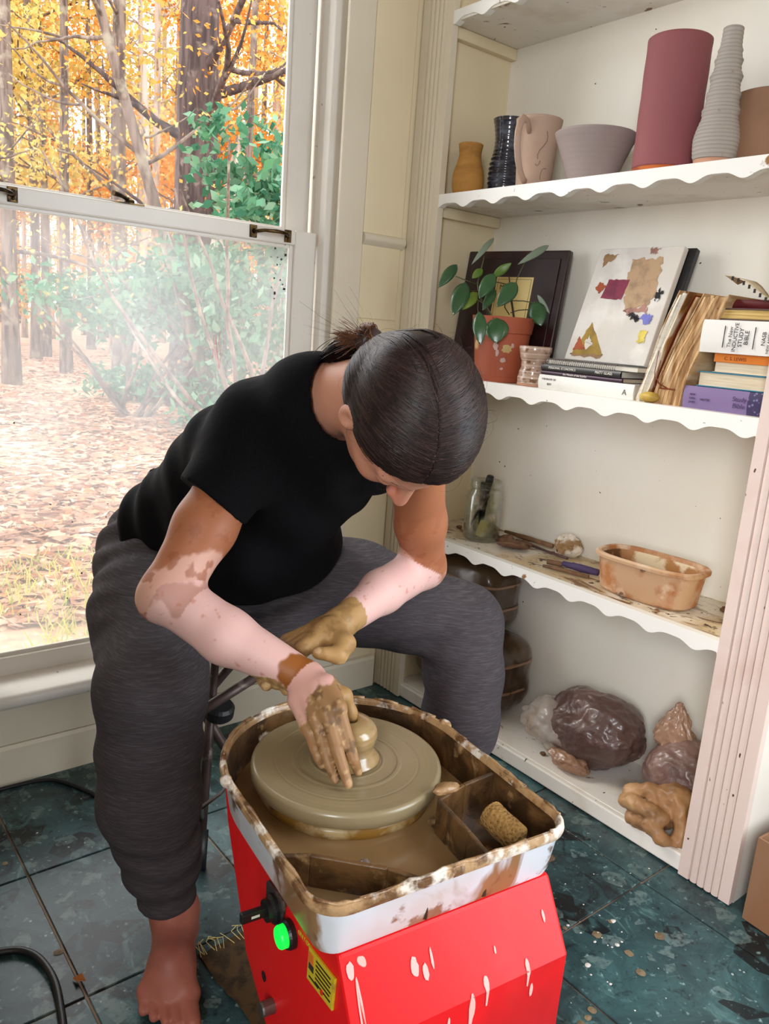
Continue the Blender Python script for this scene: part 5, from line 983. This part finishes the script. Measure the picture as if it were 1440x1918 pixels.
# ---------------------------------------------------------------- the potter
FA, UA, SA = [np.array(v)/np.linalg.norm(v) for v in ((.119, -.080, -.990), (-.148, -.987, .062), (.982, -.139, .129))]
HC = np.array((-.693, -.873, .895)); HA = np.array([FA, UA, SA])
def H(f, u, s): return tuple(HC+f*FA+u*UA+s*SA)
A = lambda *p: [np.array(q, float) for q in p]
shR = (-0.7568, -0.5940, 0.8288); shL = (-0.5775, -0.7593, 0.8304); elR = (-0.9200, -0.6560, 0.6192); elL = (-0.4730, -0.6853, 0.6096); wrR = (-0.8019, -0.8359, 0.5380); wrL = (-0.6835, -0.7454, 0.5654)
midR = (-0.8698, -0.7363, 0.5759); midL = (-0.5810, -0.7098, 0.5876)
neckb = (-.690, -.672, .885); hipR = (-.780, -.275, .545); hipL = (-.618, -.35, .545); knR = (-0.9133, -0.5816, 0.4433); knL = (-0.3133, -0.6302, 0.4538)
mat('skin', (200, 140, 120), .5, vcol=True, sss=.08, bump=dict(s=160, k=.12, d=3, dist=.001), spec=.4)
body = SDF((-1.16, -1.03, -.004), (-.24, -.16, 1.02), .0027)
# head
body.ell(H(-.004, .022, 0), (.093, .084, .073), HA, .01)
body.ell(H(.030, -.030, 0), (.066, .080, .061), HA, .02); body.ell(H(.040, -.082, 0), (.048, .034, .043), HA, .02); body.ell(H(.076, -.101, 0), (.016, .014, .018), HA, .016)
for s in (-1, 1):
    body.ell(H(.058, -.040, s*.036), (.026, .022, .020), HA, .014); body.cone(H(.084, .012, s*.010), H(.070, .010, s*.045), .010, .008, .012)
    body.ell(H(.094, -.008, s*.030), (.013, .010, .014), HA, .008, 'ssub'); body.ell(H(.076, -.010, s*.030), (.013, .011, .015), HA, .004)
    body.ell(H(-.004, -.026, s*.072), (.017, .026, .008), HA, .006); body.ell(H(-.002, -.024, s*.080), (.009, .015, .005), HA, .004, 'ssub')
body.cone(H(.086, .004, 0), H(.116, -.036, 0), .0078, .0110, .008)
for s in (-1, 1): body.ell(H(.103, -.040, s*.010), (.010, .007, .0075), HA, .005); body.ell(H(.103, -.0475, s*.006), (.004, .004, .0035), HA, .002, 'ssub')
body.ell(H(.088, -.066, 0), (.010, .0055, .022), HA, .004); body.ell(H(.086, -.077, 0), (.011, .006, .019), HA, .004); body.cone(H(.099, -.0715, -.018), H(.099, -.0715, .018), .0022, .0022, .003, 'ssub')
# neck, torso kept inside the clothes
body.cone(H(-.030, -.055, 0), neckb, .050, .054, .025); body.cone(neckb, (-.685, -.55, .80), .055, .085, .03); body.cone(shR, shL, .040, .040, .03); body.cone((-.685, -.55, .80), (-.70, -.33, .57), .095, .095, .03)
# arms
body.chain([shR, tuple(np.array(shR)*.4+np.array(elR)*.6), elR], [.046, .043, .0375], .02); body.cone(elR, midR, .0375, .0375, .018); body.cone(midR, wrR, .0370, .0235, .014)
body.chain([shL, tuple(np.array(shL)*.4+np.array(elL)*.6), elL], [.045, .040, .036], .02); body.cone(elL, midL, .036, .035, .018); body.cone(midL, wrL, .034, .0235, .014)
body.ell(tuple(np.array(elR)+np.array((-.012, .012, -.012))), (.022, .022, .022), None, .02); body.ell(tuple(np.array(elL)+np.array((.014, .006, -.010))), (.022, .022, .022), None, .02)
# right hand, its fingers spread down onto the wheel head
FR = [[(-0.8068, -0.9167, 0.5333), (-0.8053, -0.9391, 0.4978), (-0.8060, -0.9545, 0.4800), (-0.7955, -0.9516, 0.4575)], [(-0.8199, -0.9103, 0.5279), (-0.8224, -0.9398, 0.4930), (-0.8217, -0.9547, 0.4719), (-0.8197, -0.9648, 0.4555)], [(-0.8279, -0.8993, 0.5163), (-0.8301, -0.9246, 0.4877), (-0.8295, -0.9386, 0.4690), (-0.8276, -0.9477, 0.4555)], [(-0.8315, -0.8879, 0.5001), (-0.8341, -0.9084, 0.4824), (-0.8337, -0.9185, 0.4717), (-0.8254, -0.9146, 0.4575)]]
RF = [[.0098, .0086, .0076, .0062], [.0100, .0088, .0077, .0064], [.0096, .0083, .0072, .0060], [.0090, .0073, .0064, .0054]]
for k, (f, r) in enumerate(zip(FR, RF)):
    base = np.array(wrR)*.62+np.array(f[0])*.38; side = np.array((-0.7942, -0.8629, 0.5352))-np.array((-0.8167, -0.8258, 0.5094)); base = base+side*(.22-.15*k)
    body.cone(wrR, base, .0190, .0165, .010); body.cone(base, f[0], .0160, .0102, .0055)
for k, (f, r) in enumerate(zip(FR, RF)):
    r = [q*.93 for q in r]; body.cone(f[0], f[1], r[0], r[1], .0022); body.cone(f[1], f[2], r[1], r[2], .0012); body.cone(f[2], f[3], r[2], r[3], .0008); body.ell(f[0], (.0102,)*3, None, .005); body.ell(f[1], (r[1]*1.08,)*3, None, .0012)
TR = [(-0.7959, -0.8619, 0.5336), (-0.7825, -0.8929, 0.5330), (-0.7749, -0.8990, 0.5110), (-0.7648, -0.8938, 0.4851)]
body.chain(TR, [.0150, .0112, .0090, .0078], .007)
# left hand closed round the right wrist
FL = [[(-0.7777, -0.7840, 0.5562), (-0.7843, -0.7687, 0.5144), (-0.8046, -0.7896, 0.5083), (-0.8189, -0.8139, 0.5165)], [(-0.7775, -0.7659, 0.5510), (-0.7873, -0.7535, 0.5123), (-0.8127, -0.7787, 0.5097), (-0.8294, -0.8057, 0.5242)], [(-0.7733, -0.7466, 0.5470), (-0.7910, -0.7375, 0.5116), (-0.8195, -0.7615, 0.5041), (-0.8370, -0.7908, 0.5181)], [(-0.7694, -0.7315, 0.5464), (-0.7923, -0.7227, 0.5135), (-0.8184, -0.7459, 0.5064), (-0.8309, -0.7703, 0.5145)]]
for k, f in enumerate(FL):
    m_ = np.array(wrL)*.6+np.array(f[0])*.4; body.cone(wrL, m_, .0190, .0165, .010); body.cone(m_, f[0], .0165, .0120, .006)
for k, f in enumerate(FL):
    r = [.0100, .0088, .0082, .0078]; body.cone(f[0], f[1], r[0], r[1], .004); body.cone(f[1], f[2], r[1], r[2], .003); body.cone(f[2], f[3], r[2], r[3], .002); body.ell(f[1], (.0098,)*3, None, .003)
TL = [(-0.7149, -0.7654, 0.5681), (-0.7229, -0.8095, 0.5627), (-0.7424, -0.8224, 0.5548), (-0.7696, -0.8121, 0.5597)]
body.chain(TL, [.0185, .0145, .0118, .0090], .008); body.ell((-0.7246, -0.7665, 0.5604), (.022, .022, .022), None, .012)
# legs inside the trousers, bare feet
body.chain([hipR, knR, (-0.9159, -0.5940, 0.3059), (-0.9027, -0.6217, 0.1381), (-0.8927, -0.6311, 0.0763)], [.07, .055, .050, .036, .0315], .02)
body.chain([hipL, knL, (-0.3490, -0.6904, 0.2873), (-0.3745, -0.7139, 0.1610), (-0.3864, -0.7233, 0.1194)], [.07, .055, .048, .036, .031], .02)
body.cone((-.70, -.31, .56), hipL, .08, .07, .03); body.cone((-.70, -.31, .56), hipR, .08, .07, .03)
def foot(ank, heel, mid, ball, toes, tr):
    up = ((0, 0, 1), 1.25); body.cone(ank, heel, .031, .028, .02); body.cone(ank, mid, .032, .029, .022); body.cone(heel, mid, .028, .027, .02)
    for b in ball: body.cone(mid, b, .026, .019, .016)
    for (a, b), r in zip(toes, tr): body.cone(a, b, r, r*.85, .005)
foot((-0.8927, -0.6311, 0.0763), (-0.8802, -0.6208, 0.0300), (-0.9266, -0.6995, 0.0460), [(-0.9194, -0.7411, 0.0210), (-0.9428, -0.7241, 0.0200), (-0.9623, -0.7015, 0.0180)],
     [((-0.9214, -0.7455, 0.0200), (-0.9309, -0.7843, 0.0140)), ((-0.9362, -0.7376, 0.0180), (-0.9472, -0.7719, 0.0110)), ((-0.9486, -0.7280, 0.0170), (-0.9593, -0.7571, 0.0100)), ((-0.9595, -0.7149, 0.0160), (-0.9708, -0.7405, 0.0100)), ((-0.9671, -0.6993, 0.0150), (-0.9791, -0.7215, 0.0090))], [.0135, .0100, .0098, .0093, .0090])
aL = np.array((-0.3864, -0.7233, 0.1194)); dl = np.array((-.35, -.94, 0)); pl_ = np.array((.94, -.35, 0)); g0 = np.array((aL[0], aL[1], 0))
foot(tuple(aL), tuple(g0-dl*.03+(0, 0, .03)), tuple(g0+dl*.08+(0, 0, .046)), [tuple(g0+dl*.145+pl_*o+(0, 0, .02)) for o in (-.025, 0, .025)],
     [(tuple(g0+dl*.15+pl_*o+(0, 0, .018)), tuple(g0+dl*(.195-abs(o+.03)*.5)+pl_*o*1.05+(0, 0, .011))) for o in (-.032, -.013, .004, .020, .034)], [.0135, .0100, .0098, .0093, .0090])
body.plane((0, 0, .0008), (0, 0, -1))
def segd(Vt, pts):
    best = np.full(len(Vt), 9.)
    for a, b in zip(pts, pts[1:]):
        a = np.array(a); b = np.array(b); ab = b-a; t = np.clip(((Vt-a)@ab)/(ab@ab), 0, 1); best = np.minimum(best, np.linalg.norm(Vt-(a+t[:, None]*ab), axis=1))
    return best
def tpos(Vt, a, b): a = np.array(a); b = np.array(b); ab = b-a; return ((Vt-a)@ab)/(ab@ab)
def mixc(c, col, f): return c*(1-f[:, None])+linv(col)*f[:, None]
def sst(x, a, b): t = np.clip((x-a)/(b-a), 0, 1); return t*t*(3-2*t)
def skincol(Vt):
    n1 = fbm(Vt, 22, 1, 4); n2 = fbm(Vt, 60, 4, 3); n3 = fbm(Vt, 150, 7, 2); c = np.tile(linv((196, 132, 106)), (len(Vt), 1))
    zones = [segd(Vt, [shR, elR]), segd(Vt, [elR, midR, wrR]), segd(Vt, [shL, elL]), segd(Vt, [elL, midL, wrL]), np.minimum.reduce([segd(Vt, [wrR]+f) for f in FR]+[segd(Vt, TR)]), np.minimum.reduce([segd(Vt, [wrL]+f) for f in FL]+[segd(Vt, TL)]), np.linalg.norm(Vt-HC, axis=1)-.06, np.where(Vt[:, 2] < .35, 0., 9.), segd(Vt, [HC, neckb])-.02]
    z = np.argmin(np.stack(zones, 1), 1)
    for up_, fo, a, e, w in ((0, 1, shR, elR, wrR), (2, 3, shL, elL, wrL)):
        t = tpos(Vt, a, e); k = (z == up_); of = ((Vt-(np.array(a)+t[:, None]*(np.array(e)-np.array(a))))@np.array((.776, -.631, 0)))*(6.5 if up_ == 0 else -5.)
        q = mixc(np.tile(linv((172, 108, 74)), (len(Vt), 1)), (218, 168, 150), sst(t+of*.8+(n1-.5)*.45, .86, .91)); q = mixc(q, (158, 92, 60), sst(n2, .58, .64)*sst(t, .3, .6)*.7); c[k] = q[k]
        t2 = tpos(Vt, e, w); k = (z == fo); q = np.tile(linv((230, 186, 178)), (len(Vt), 1)); q = mixc(q, (160, 96, 66), sst(n1+.25*(1-t2), .74, .79)*.5*(t2 < .2)); q = mixc(q, (196, 120, 92), sst(n3*.6+n2*.4, .66, .72)*.6); c[k] = q[k]
    wp = np.linalg.norm(Vt-np.array((-0.8148, -0.8355, 0.5485)), axis=1)+(n2-.5)*.012; k = (z == 1) | (z == 4); q = mixc(c, (150, 88, 36), sst(wp, .030, .026)); c[k] = q[k]
    # wet clay on the hands
    k = (z == 4); base = np.tile(linv((222, 172, 160)), (len(Vt), 1)); t = tpos(Vt, wrR, FR[1][0]); q = mixc(base, (150, 112, 66), sst(n1*.6+n2*.4+.26*sst(t, .3, 1.1), .50, .54)*.92*sst(t, .12, .3)); q = mixc(q, (106, 76, 44), sst(n2, .60, .66)*.8*sst(t, .4, .7)); q = mixc(q, (196, 164, 118), sst(n3, .66, .72)*.7*sst(t, .4, .7)); c[k] = q[k]
    k = (z == 4) & (segd(Vt, TR) < .016); q = mixc(c, (170, 132, 82), sst(n1, .36, .44)*.9); c[k] = q[k]
    k = (z == 5) | ((z == 3) & (tpos(Vt, elL, wrL) > .9+.25*(n1-.5))); q = mixc(np.tile(linv((178, 140, 90)), (len(Vt), 1)), (146, 110, 66), sst(n2, .52, .62)*.7); q = mixc(q, (208, 172, 120), sst(n3*.5+n1*.5, .56, .64)*.7); c[k] = q[k]
    for f in FR+FL+[TL]:    # finger nails
        f2 = np.array(f[3]); d = np.linalg.norm(Vt-(f2+(np.array(f[3])-np.array(f[2]))*.05+np.array((-.002, -.004, .006))), axis=1); k = d < .0052; c[k] = mixc(c, (206, 168, 130), np.full(len(Vt), .55))[k]
    k = z == 7; c[k] = mixc(np.tile(linv((176, 106, 90)), (len(Vt), 1)), (140, 84, 72), sst(n1, .5, .7)*.5)[k]
    k = (z == 6) | (z == 8); L = (Vt-HC)@HA.T; q = mixc(np.tile(linv((204, 144, 118)), (len(Vt), 1)), (214, 120, 96), sst(np.linalg.norm(L-np.array((.105, -.038, 0)), axis=1), .03, .008)*.6)
    q = mixc(q, (190, 92, 84), (np.linalg.norm((L-np.array((.092, -.0715, 0)))/np.array((.014, .010, .022)), axis=1) < 1)*.7); q = mixc(q, (208, 132, 108), sst(np.linalg.norm(np.abs(L)-np.array((.064, .045, .040)), axis=1), .03, .01)*.4); c[k] = q[k]
    return c
pr_ = wempty('person', (-.78, -.50, 0), label='seated person in black t-shirt and grey trousers, head bowed, hands on the spinning clay', cat='person')
bo = body.build('body', 'skin', pr_, skincol, relax=1)
# shirt
mat('black_cotton', (8, 8, 10), .9, [dict(c=(12, 12, 16), s=300, lo=.4, hi=.6)], spec=.15, bump=dict(s=14, k=.25, d=4, dist=.01))
A1 = np.array(shL)-np.array(shR); A1 /= np.linalg.norm(A1); sp = np.array((-.665, -.66, .835))-np.array((-.70, -.36, .62)); NN = np.cross(A1, sp); NN /= np.linalg.norm(NN)
sq = (NN, 1.42)
sh = SDF((-1.0, -.98, .44), (-.30, -.14, 1.0), .004)
sh.cone((-.672, -.665, .835), (-.690, -.52, .745), .125, .150, .03, sq=sq); sh.cone((-.690, -.52, .745), (-.705, -.345, .600), .150, .158, .03, sq=sq)
sh.cone(shR, shL, .060, .050, .045); sh.cone(neckb, (-.690, -.60, .845), .066, .09, .045); sh.cone(shR, neckb, .052, .060, .04); sh.cone(shL, neckb, .050, .060, .04)
sh.ell((-.735, -.46, .615), (.10, .08, .10), None, .05); sh.ell((-.64, -.49, .61), (.12, .07, .09), None, .05); sh.ell((-.78, -.335, .625), (.075, .075, .065), None, .04)
sh.cone((-.70, -.33, .585), (-.70, -.33, .555), .150, .150, .03, sq=((0, 1, 0), 1.25))
hR = np.array((-0.8363, -0.6165, 0.7360)); dR = (np.array(elR)-np.array(shR)); dR /= np.linalg.norm(dR); hL = np.array((-0.5703, -0.7507, 0.8124)); dL = np.array(elL)-np.array(shL); dL /= np.linalg.norm(dL)
sl = SDF(sh.lo, sh.lo+(np.array(sh.g.shape)-1)*sh.h, sh.h)
sl.cone(shR, tuple(hR+dR*.04), .064, .0555, .02); sl.g = np.maximum(sl.g, 0+sl.g); sl2 = SDF(sh.lo, sh.lo+(np.array(sh.g.shape)-1)*sh.h, sh.h); sl2.cone(shL, tuple(hL+dL*.04), .053, .048, .02)
cut = np.array((-0.8611, -0.5825, 0.7603))-np.array((-0.8112, -0.6512, 0.7104)); cn = np.cross(cut, np.array((-0.8351, -0.6175, 0.7361))-np.array((CX, CY, 1.0))); cn /= np.linalg.norm(cn); cn = cn if cn@dR > 0 else -cn
sl.plane(hR, tuple(cn)); sl2.plane(hL, tuple(dL))
for q in (sl, sl2): hh = np.clip(.5+.5*(sh.g-q.g)/.03, 0, 1); sh.g = sh.g*(1-hh)+q.g*hh-.03*hh*(1-hh)
sh.cone(H(-.03, -.05, 0), neckb, .060, .062, .004, 'sub')
def shw(P_):
    t = (P_-np.array((-.705, -.345, .60)))@(sp/np.linalg.norm(sp)); s = (P_-np.array((-.7, -.5, .7)))@A1; w = fbm(P_, 5, 3, 2)
    return .0045*np.sin(70*t+18*s+9*w)*sst(.17-t, 0, .15)+.0035*np.sin(46*s+30*t+10*w)*sst(t, .02, .2)+.006*(fbm(P_, 11, 8, 3)-.5)
sh.displace(shw, .03); shirt = sh.build('t_shirt', 'black_cotton', pr_, relax=2)
c_ = []
ax = np.array(neckb)-np.array(H(-.03, -.05, 0)); ax /= np.linalg.norm(ax); e1_ = np.cross(ax, (0, 0, 1.)); e1_ /= np.linalg.norm(e1_); e2_ = np.cross(ax, e1_); cc = np.array(neckb)-ax*.012
MB().tube([tuple(cc+.0635*(e1_*math.cos(a)+e2_*math.sin(a))+ax*(.010*math.sin(a))) for a in np.linspace(0, 2*math.pi, 40)], .0065, 8, caps=False).build('collar', 'black_cotton', shirt, smooth=True)
# trousers
mat('grey_jersey', (71, 66, 69), .9, [dict(c=(100, 95, 99), s=40, lo=.48, hi=.66, st=(1, 1, 16), d=5, a=.5), dict(c=(54, 50, 53), s=50, lo=.5, hi=.68, st=(1, 1, 14), d=5, a=.5)], spec=.2, bump=dict(s=30, st=(1.2, 1.2, 18), k=.25, d=4, dist=.003))
tr = SDF((-1.08, -.80, .02), (-.20, -.12, .72), .004)
tr.ell((-.70, -.305, .555), (.170, .135, .115), None, .03); tr.cone((-.705, -.31, .57), (-.705, -.325, .62), .150, .140, .03, sq=((.3, 1, 0), 1.3))
m1 = tuple(np.array(hipR)*.5+np.array(knR)*.5+np.array((0, 0, .004))); tr.chain([hipR, m1, knR], [.106, .096, .081], .04); tr.chain([knR, (-0.9174, -0.5867, 0.3484), (-0.9191, -0.5942, 0.2608), (-0.9095, -0.6122, 0.1734), (-0.9032, -0.6236, 0.1083)], [.081, .076, .0765, .058, .045], .02)
m2 = tuple(np.array(hipL)*.5+np.array(knL)*.5); tr.chain([hipL, m2, knL], [.106, .094, .080], .04); tr.chain([knL, (-0.3264, -0.6643, 0.3701), (-0.3490, -0.6904, 0.2873), (-0.3691, -0.7072, 0.1895), (-0.3806, -0.7184, 0.1429)], [.080, .073, .070, .056, .046], .02)
tr.ell((-0.6209, -0.4623, 0.4430), (.10, .075, .062), None, .04); tr.ell(tuple(np.array((-0.9571, -0.5012, 0.3712))), (.012, .014, .022), None, .02)
def trw(P_):
    w = fbm(P_, 6, 2, 2); d = np.zeros(len(P_))
    for kn, hp_, an in ((knR, hipR, (-0.9095, -0.6122, 0.1734)), (knL, hipL, (-0.3691, -0.7072, 0.1895))):
        dk = np.linalg.norm(P_-np.array(kn), axis=1); a = np.array(hp_)-np.array(kn); a /= np.linalg.norm(a); back = (P_-np.array(kn))@(a+np.array((0, 0, -1.))*.8)
        d += .009*np.sin(95*((P_-np.array(kn))@(a*.6+np.array((0, 0, 1.)))) + 9*w)*np.exp(-(dk/.11)**2)*sst(back, -.01, .06)
        dh = np.linalg.norm(P_-np.array(hp_), axis=1); d += .0095*np.sin(80*((P_-np.array(hp_))@(a*.75+np.array((.3, .2, .6))))+10*w)*np.exp(-(dh/.15)**2)
        da = np.linalg.norm(P_-np.array(an), axis=1); d += .005*np.sin(110*(P_[:, 2])+14*w)*np.exp(-(da/.08)**2)
    return d+.007*(fbm(P_, 9, 5, 3)-.5)
tr.displace(trw, .03); tr.plane((-0.9037, -0.6253, 0.0921), tuple(np.array((-0.8927, -0.6311, 0.0763))-np.array((-0.9027, -0.6217, 0.1381)))) if False else None
X0 = [(tr.lo[k]+np.arange(tr.n[k])*tr.h) for k in range(3)]; hz = np.array((-0.9037, -0.6253, 0.0921))[2]; tr.g = np.maximum(tr.g, (hz-X0[2])[None, None, :].astype(np.float32))
trousers = tr.build('trousers', 'grey_jersey', pr_, relax=1)
# hair: a cap that follows the skull, strands combed from the parting to the bun
mat('hair', (34, 23, 22), .42, [dict(c=(66, 46, 41), t='isl', lo=.35, hi=1.), dict(c=(26, 17, 17), s=40, lo=.5, hi=.7)], spec=.3); mat('hair_brown', (120, 76, 48), .45); mat('scalp', (120, 90, 82), .6)
hr = SDF(HC-.15, HC+.15, .0025); hr.ell(H(-.006, .024, 0), (.0985, .0900, .0795), HA, .01); hr.ell(H(-.030, -.010, 0), (.069, .073, .069), HA, .012)
Xh = hr.lo+np.indices(hr.g.shape).reshape(3, -1).T*hr.h; Lh = (Xh-HC)@HA.T; fl_ = (.767*Lh[:, 0]-.642*Lh[:, 1]-.0225-.10*np.abs(Lh[:, 2])*(Lh[:, 1] > .02)-.15*np.abs(Lh[:, 2])*(Lh[:, 1] <= .02)-.16*np.maximum(Lh[:, 2], 0)+np.maximum(0, .022-np.abs(Lh[:, 2]+.018))*.25*(Lh[:, 1] > .05)-.010*np.exp(-((Lh[:, 2]-.026)/.018)**2)).reshape(hr.g.shape)
hr.g = np.maximum(np.maximum(hr.g, fl_), (-.088-Lh[:, 1]).reshape(hr.g.shape)).astype(np.float32)
PS = -.027   # the parting runs a little to the left of the midline
hr.displace(lambda P_: (lambda L: .0004*np.exp(-((L[:, 2]-PS)/.006)**2)*sst(L[:, 1], .05, .08)*sst(L[:, 0], -.07, -.03))((P_-HC)@HA.T)+.0004*np.sin(300*((P_-HC)@HA.T)[:, 0]+20*fbm(P_, 20, 3, 2)), .02)
hairo = hr.build('hair', 'hair', pr_, relax=1)
def surf(d):   # the hair surface from the centre along direction d (head axes), over both ellipsoids of the cap
    best = 0
    for c0, r in (((-.006, .024, 0), (.0985, .0900, .0795)), ((-.030, -.010, 0), (.074, .078, .074))):
        c0 = np.array(c0); r = np.array(r); bb = (c0/r)@(d/r); a = (d/r)@(d/r); c = (c0/r)@(c0/r)-1; best = max(best, (bb+math.sqrt(max(bb*bb-a*c, 0)))/a)
    return d*best
pv = []; npt = 40        # the strip of scalp that shows along the parting
for i in range(npt+1):
    an = math.radians(44+64*i/npt); q = surf(np.array((math.cos(an)*.095, math.sin(an)*.095, PS))); wv = .0016*(.5+1.0*math.sin(math.pi*min(1, .15+i/npt*.8)))*(1+.4*math.sin(i*2.1)); off = .0016*math.sin(i*.55)
    for s in (-1, 1): d = q/np.linalg.norm(q); pv.append(HC+(surf(q+np.array((0, 0, s*wv+off)))+d*.0008)@HA)
rs = random.Random(21); BUN = np.array((-.082, -.072, -.004)); sv = []; sf = []
def ribbon(pts, w, V_, F_):
    n = len(pts); o = len(V_)
    for i, p in enumerate(pts):
        t = pts[min(i+1, n-1)]-pts[max(i-1, 0)]; nrm = p-np.array((-.006, .02, 0)); s = np.cross(t, nrm); s /= np.linalg.norm(s)+1e-9; ww = w*(1 if i < n-3 else .6); nn = nrm/np.linalg.norm(nrm)
        for q in (p+s*ww, p+nn*ww*1.1, p-s*ww): V_.append(HC+q@HA)
    for i in range(n-1): F_ += [(o+i*3, o+i*3+1, o+i*3+4, o+i*3+3), (o+i*3+1, o+i*3+2, o+i*3+5, o+i*3+4)]
for k in range(5200):
    side = rs.choice((-1, 1)); a = rs.uniform(0, 1)**.85; ang = math.radians(40+100*a)       # along the parting, from the forehead over the top
    d0 = np.array((math.cos(ang), math.sin(ang), 0)); p0 = np.array((0, 0, PS+side*abs(rs.gauss(.0022, .0014))))
    spread = rs.uniform(.55, 1.05); d1 = np.array((.34-1.1*a+rs.gauss(0, .06), .34+.35*a-.35*max(0, a-.6)+rs.gauss(0, .06), side*1.0*spread)); d2 = BUN-np.array((0, .0, 0))
    pts = []; n = 13; lift = rs.uniform(.0004, .0030); t0 = rs.uniform(0, .45) if rs.random() < .4 else 0
    for i in range(n):
        t = t0+(1-t0)*i/(n-1); d = d0/np.linalg.norm(d0)*(1-t)**2+d1/np.linalg.norm(d1)*2*t*(1-t)+d2/np.linalg.norm(d2)*t*t; q = surf(surf(d)+p0*(1-t)**2); q = q+d/np.linalg.norm(d)*lift*math.sin(math.pi*min(1, t+.12))
        if i == n-1: q = BUN+np.array([rs.gauss(0, .006) for _ in range(3)])
        pts.append(q)
    if any(.767*q[0]-.642*q[1] > .031 for q in pts[:-1]): continue
    ribbon(pts, rs.uniform(.0004, .0008), sv, sf)
for k in range(3400):      # hair of the sides and the back drawn straight to the bun
    d = np.array((rs.uniform(-1, .9), rs.uniform(-.9, .9), rs.choice((-1, 1))*rs.uniform(.1, 1))); d /= np.linalg.norm(d); p = surf(d)
    if .767*p[0]-.642*p[1]-.14*abs(p[2]) > .018 or (p[0] > -.015 and p[1] > .02) or p[1] < -.075: continue
    b = BUN/np.linalg.norm(BUN); L = rs.uniform(.5, 1.); pts = []; lift = rs.uniform(.0006, .0028)
    for i in range(10):
        t = i/9*L; q = d*(1-t)+b*t; q /= np.linalg.norm(q); c = surf(q)+q*lift; pts.append(c*(1-max(0, t-.85)*.3))
    ribbon(pts, rs.uniform(.0004, .0008), sv, sf)
tailA = BUN+np.array((-.012, -.012, 0)); tailB = (np.array((-0.6957, -0.6590, 0.9328))-HC)@HA.T; tailC = (np.array((-0.7080, -0.6478, 0.9144))-HC)@HA.T
for k in range(360):     # the tail hanging from the bun over the collar
    j = np.array([rs.gauss(0, 1) for _ in range(3)]); L = rs.uniform(.55, 1.); pts = []
    for i in range(9): t = i/8*L; pts.append(tailA*(1-t)**2+((tailA+tailB)/2+np.array((-.020, .004, 0)))*2*t*(1-t)+(tailB if k % 3 else tailC)*t*t+j*.007*math.sin(math.pi*min(1, .15+t*.7)))
    ribbon(pts, .0009, sv, sf)
npmesh('parting', np.array(pv), np.array([(2*i, 2*i+1, 2*i+3, 2*i+2) for i in range(npt)]), 'scalp', hairo)
o = npmesh('hair_strands', np.array(sv), np.array(sf), 'hair', hairo); o['kind'] = 'stuff'
bv, bf_ = [], []    # the messy bun at the nape and loose hairs
for k in range(420):
    a = rs.uniform(0, 6.28); b = rs.gauss(0, .5); r = rs.uniform(.010, .022); c0 = BUN+np.array((-.014, -.012, 0)); u = np.array((math.cos(b)*.6, .4, math.sin(b))); u /= np.linalg.norm(u); v_ = np.cross(u, (0.3, .5, .8)); v_ /= np.linalg.norm(v_)
    pts = [c0+r*(u*math.cos(a+t*2.6)+v_*math.sin(a+t*2.6))*(1+.1*t)+np.array([rs.gauss(0, .0006) for _ in range(3)]) for t in np.linspace(0, 1, 9)]; ribbon(pts, .0006, bv, bf_)
for k in range(150):   # short tuft sticking out of the bun
    d = np.array((-.10+rs.gauss(0, .28), -.28+rs.gauss(0, .28), -.85+rs.gauss(0, .2))); d /= np.linalg.norm(d); L = rs.uniform(.02, .045); pts = [BUN+np.array((-.016, -.008, -.006))+d*L*t+np.array((0, -.010*t*t, rs.gauss(0, .002)*t)) for t in np.linspace(0, 1, 6)]; ribbon(pts, .0006, bv, bf_)
o = npmesh('bun', np.array(bv), np.array(bf_), 'hair_brown', hairo); o['kind'] = 'stuff'
S_ = SDF(np.array(H(*(BUN+np.array((-.014, -.012, 0)))))-.04, np.array(H(*(BUN+np.array((-.014, -.012, 0)))))+.04, .002); S_.ell(H(*(BUN+np.array((-.012, -.010, 0)))), (.019, .017, .022), HA); S_.displace(lambda P_: .003*(fbm(P_, 90, 3, 2)-.5)); S_.build('bun_core', 'hair', hairo)
fv, ff = [], []
for k in range(130):
    d = np.array((rs.uniform(-1, .6), rs.uniform(-.6, 1), rs.uniform(-1, 1))); d /= np.linalg.norm(d); p = surf(d)
    if .767*p[0]-.642*p[1] > .022: continue
    g = np.array([rs.gauss(0, 1) for _ in range(3)]); g -= g@d*d; g /= np.linalg.norm(g); L = rs.uniform(.02, .05); h_ = rs.uniform(.002, .016); ribbon([surf(p+g*L*t)+d*h_*math.sin(2.4*t) for t in np.linspace(0, 1, 9)], .00018, fv, ff)
for k in range(40):
    d = np.array((-.7, -.5+rs.gauss(0, .3), -.4+rs.gauss(0, .4))); d /= np.linalg.norm(d); L = rs.uniform(.04, .09); w0 = np.array([rs.gauss(0, .012) for _ in range(3)]); pts = [BUN+d*L*t+np.array((0, -.03*t*t, 0))+w0*t*t for t in np.linspace(0, 1, 7)]; ribbon(pts, .0002, fv, ff)
o = npmesh('loose_hairs', np.array(fv), np.array(ff), 'hair', hairo); o['kind'] = 'stuff'
# eyebrows and lashes
ev, ef = [], []
for s in (-1, 1):
    for k in range(70): t = rs.random(); p = np.array((.0905-.020*t*t, .010+.004*math.sin(t*3)+rs.gauss(0, .0015), s*(.012+.034*t))); ribbon([p, p+np.array((-.001, .003, s*.004)), p+np.array((-.003, .004, s*.009))], .0004, ev, ef)
    for k in range(40): t = rs.random(); p = np.array((.0895-.008*(2*t-1)**2, -.017, s*(.018+.025*t))); ribbon([p, p+np.array((.004, -.003, s*.001)), p+np.array((.007, -.003, s*.002))], .0003, ev, ef)
o = npmesh('brows_and_lashes', np.array(ev), np.array(ef), 'hair', bo); o['kind'] = 'stuff'
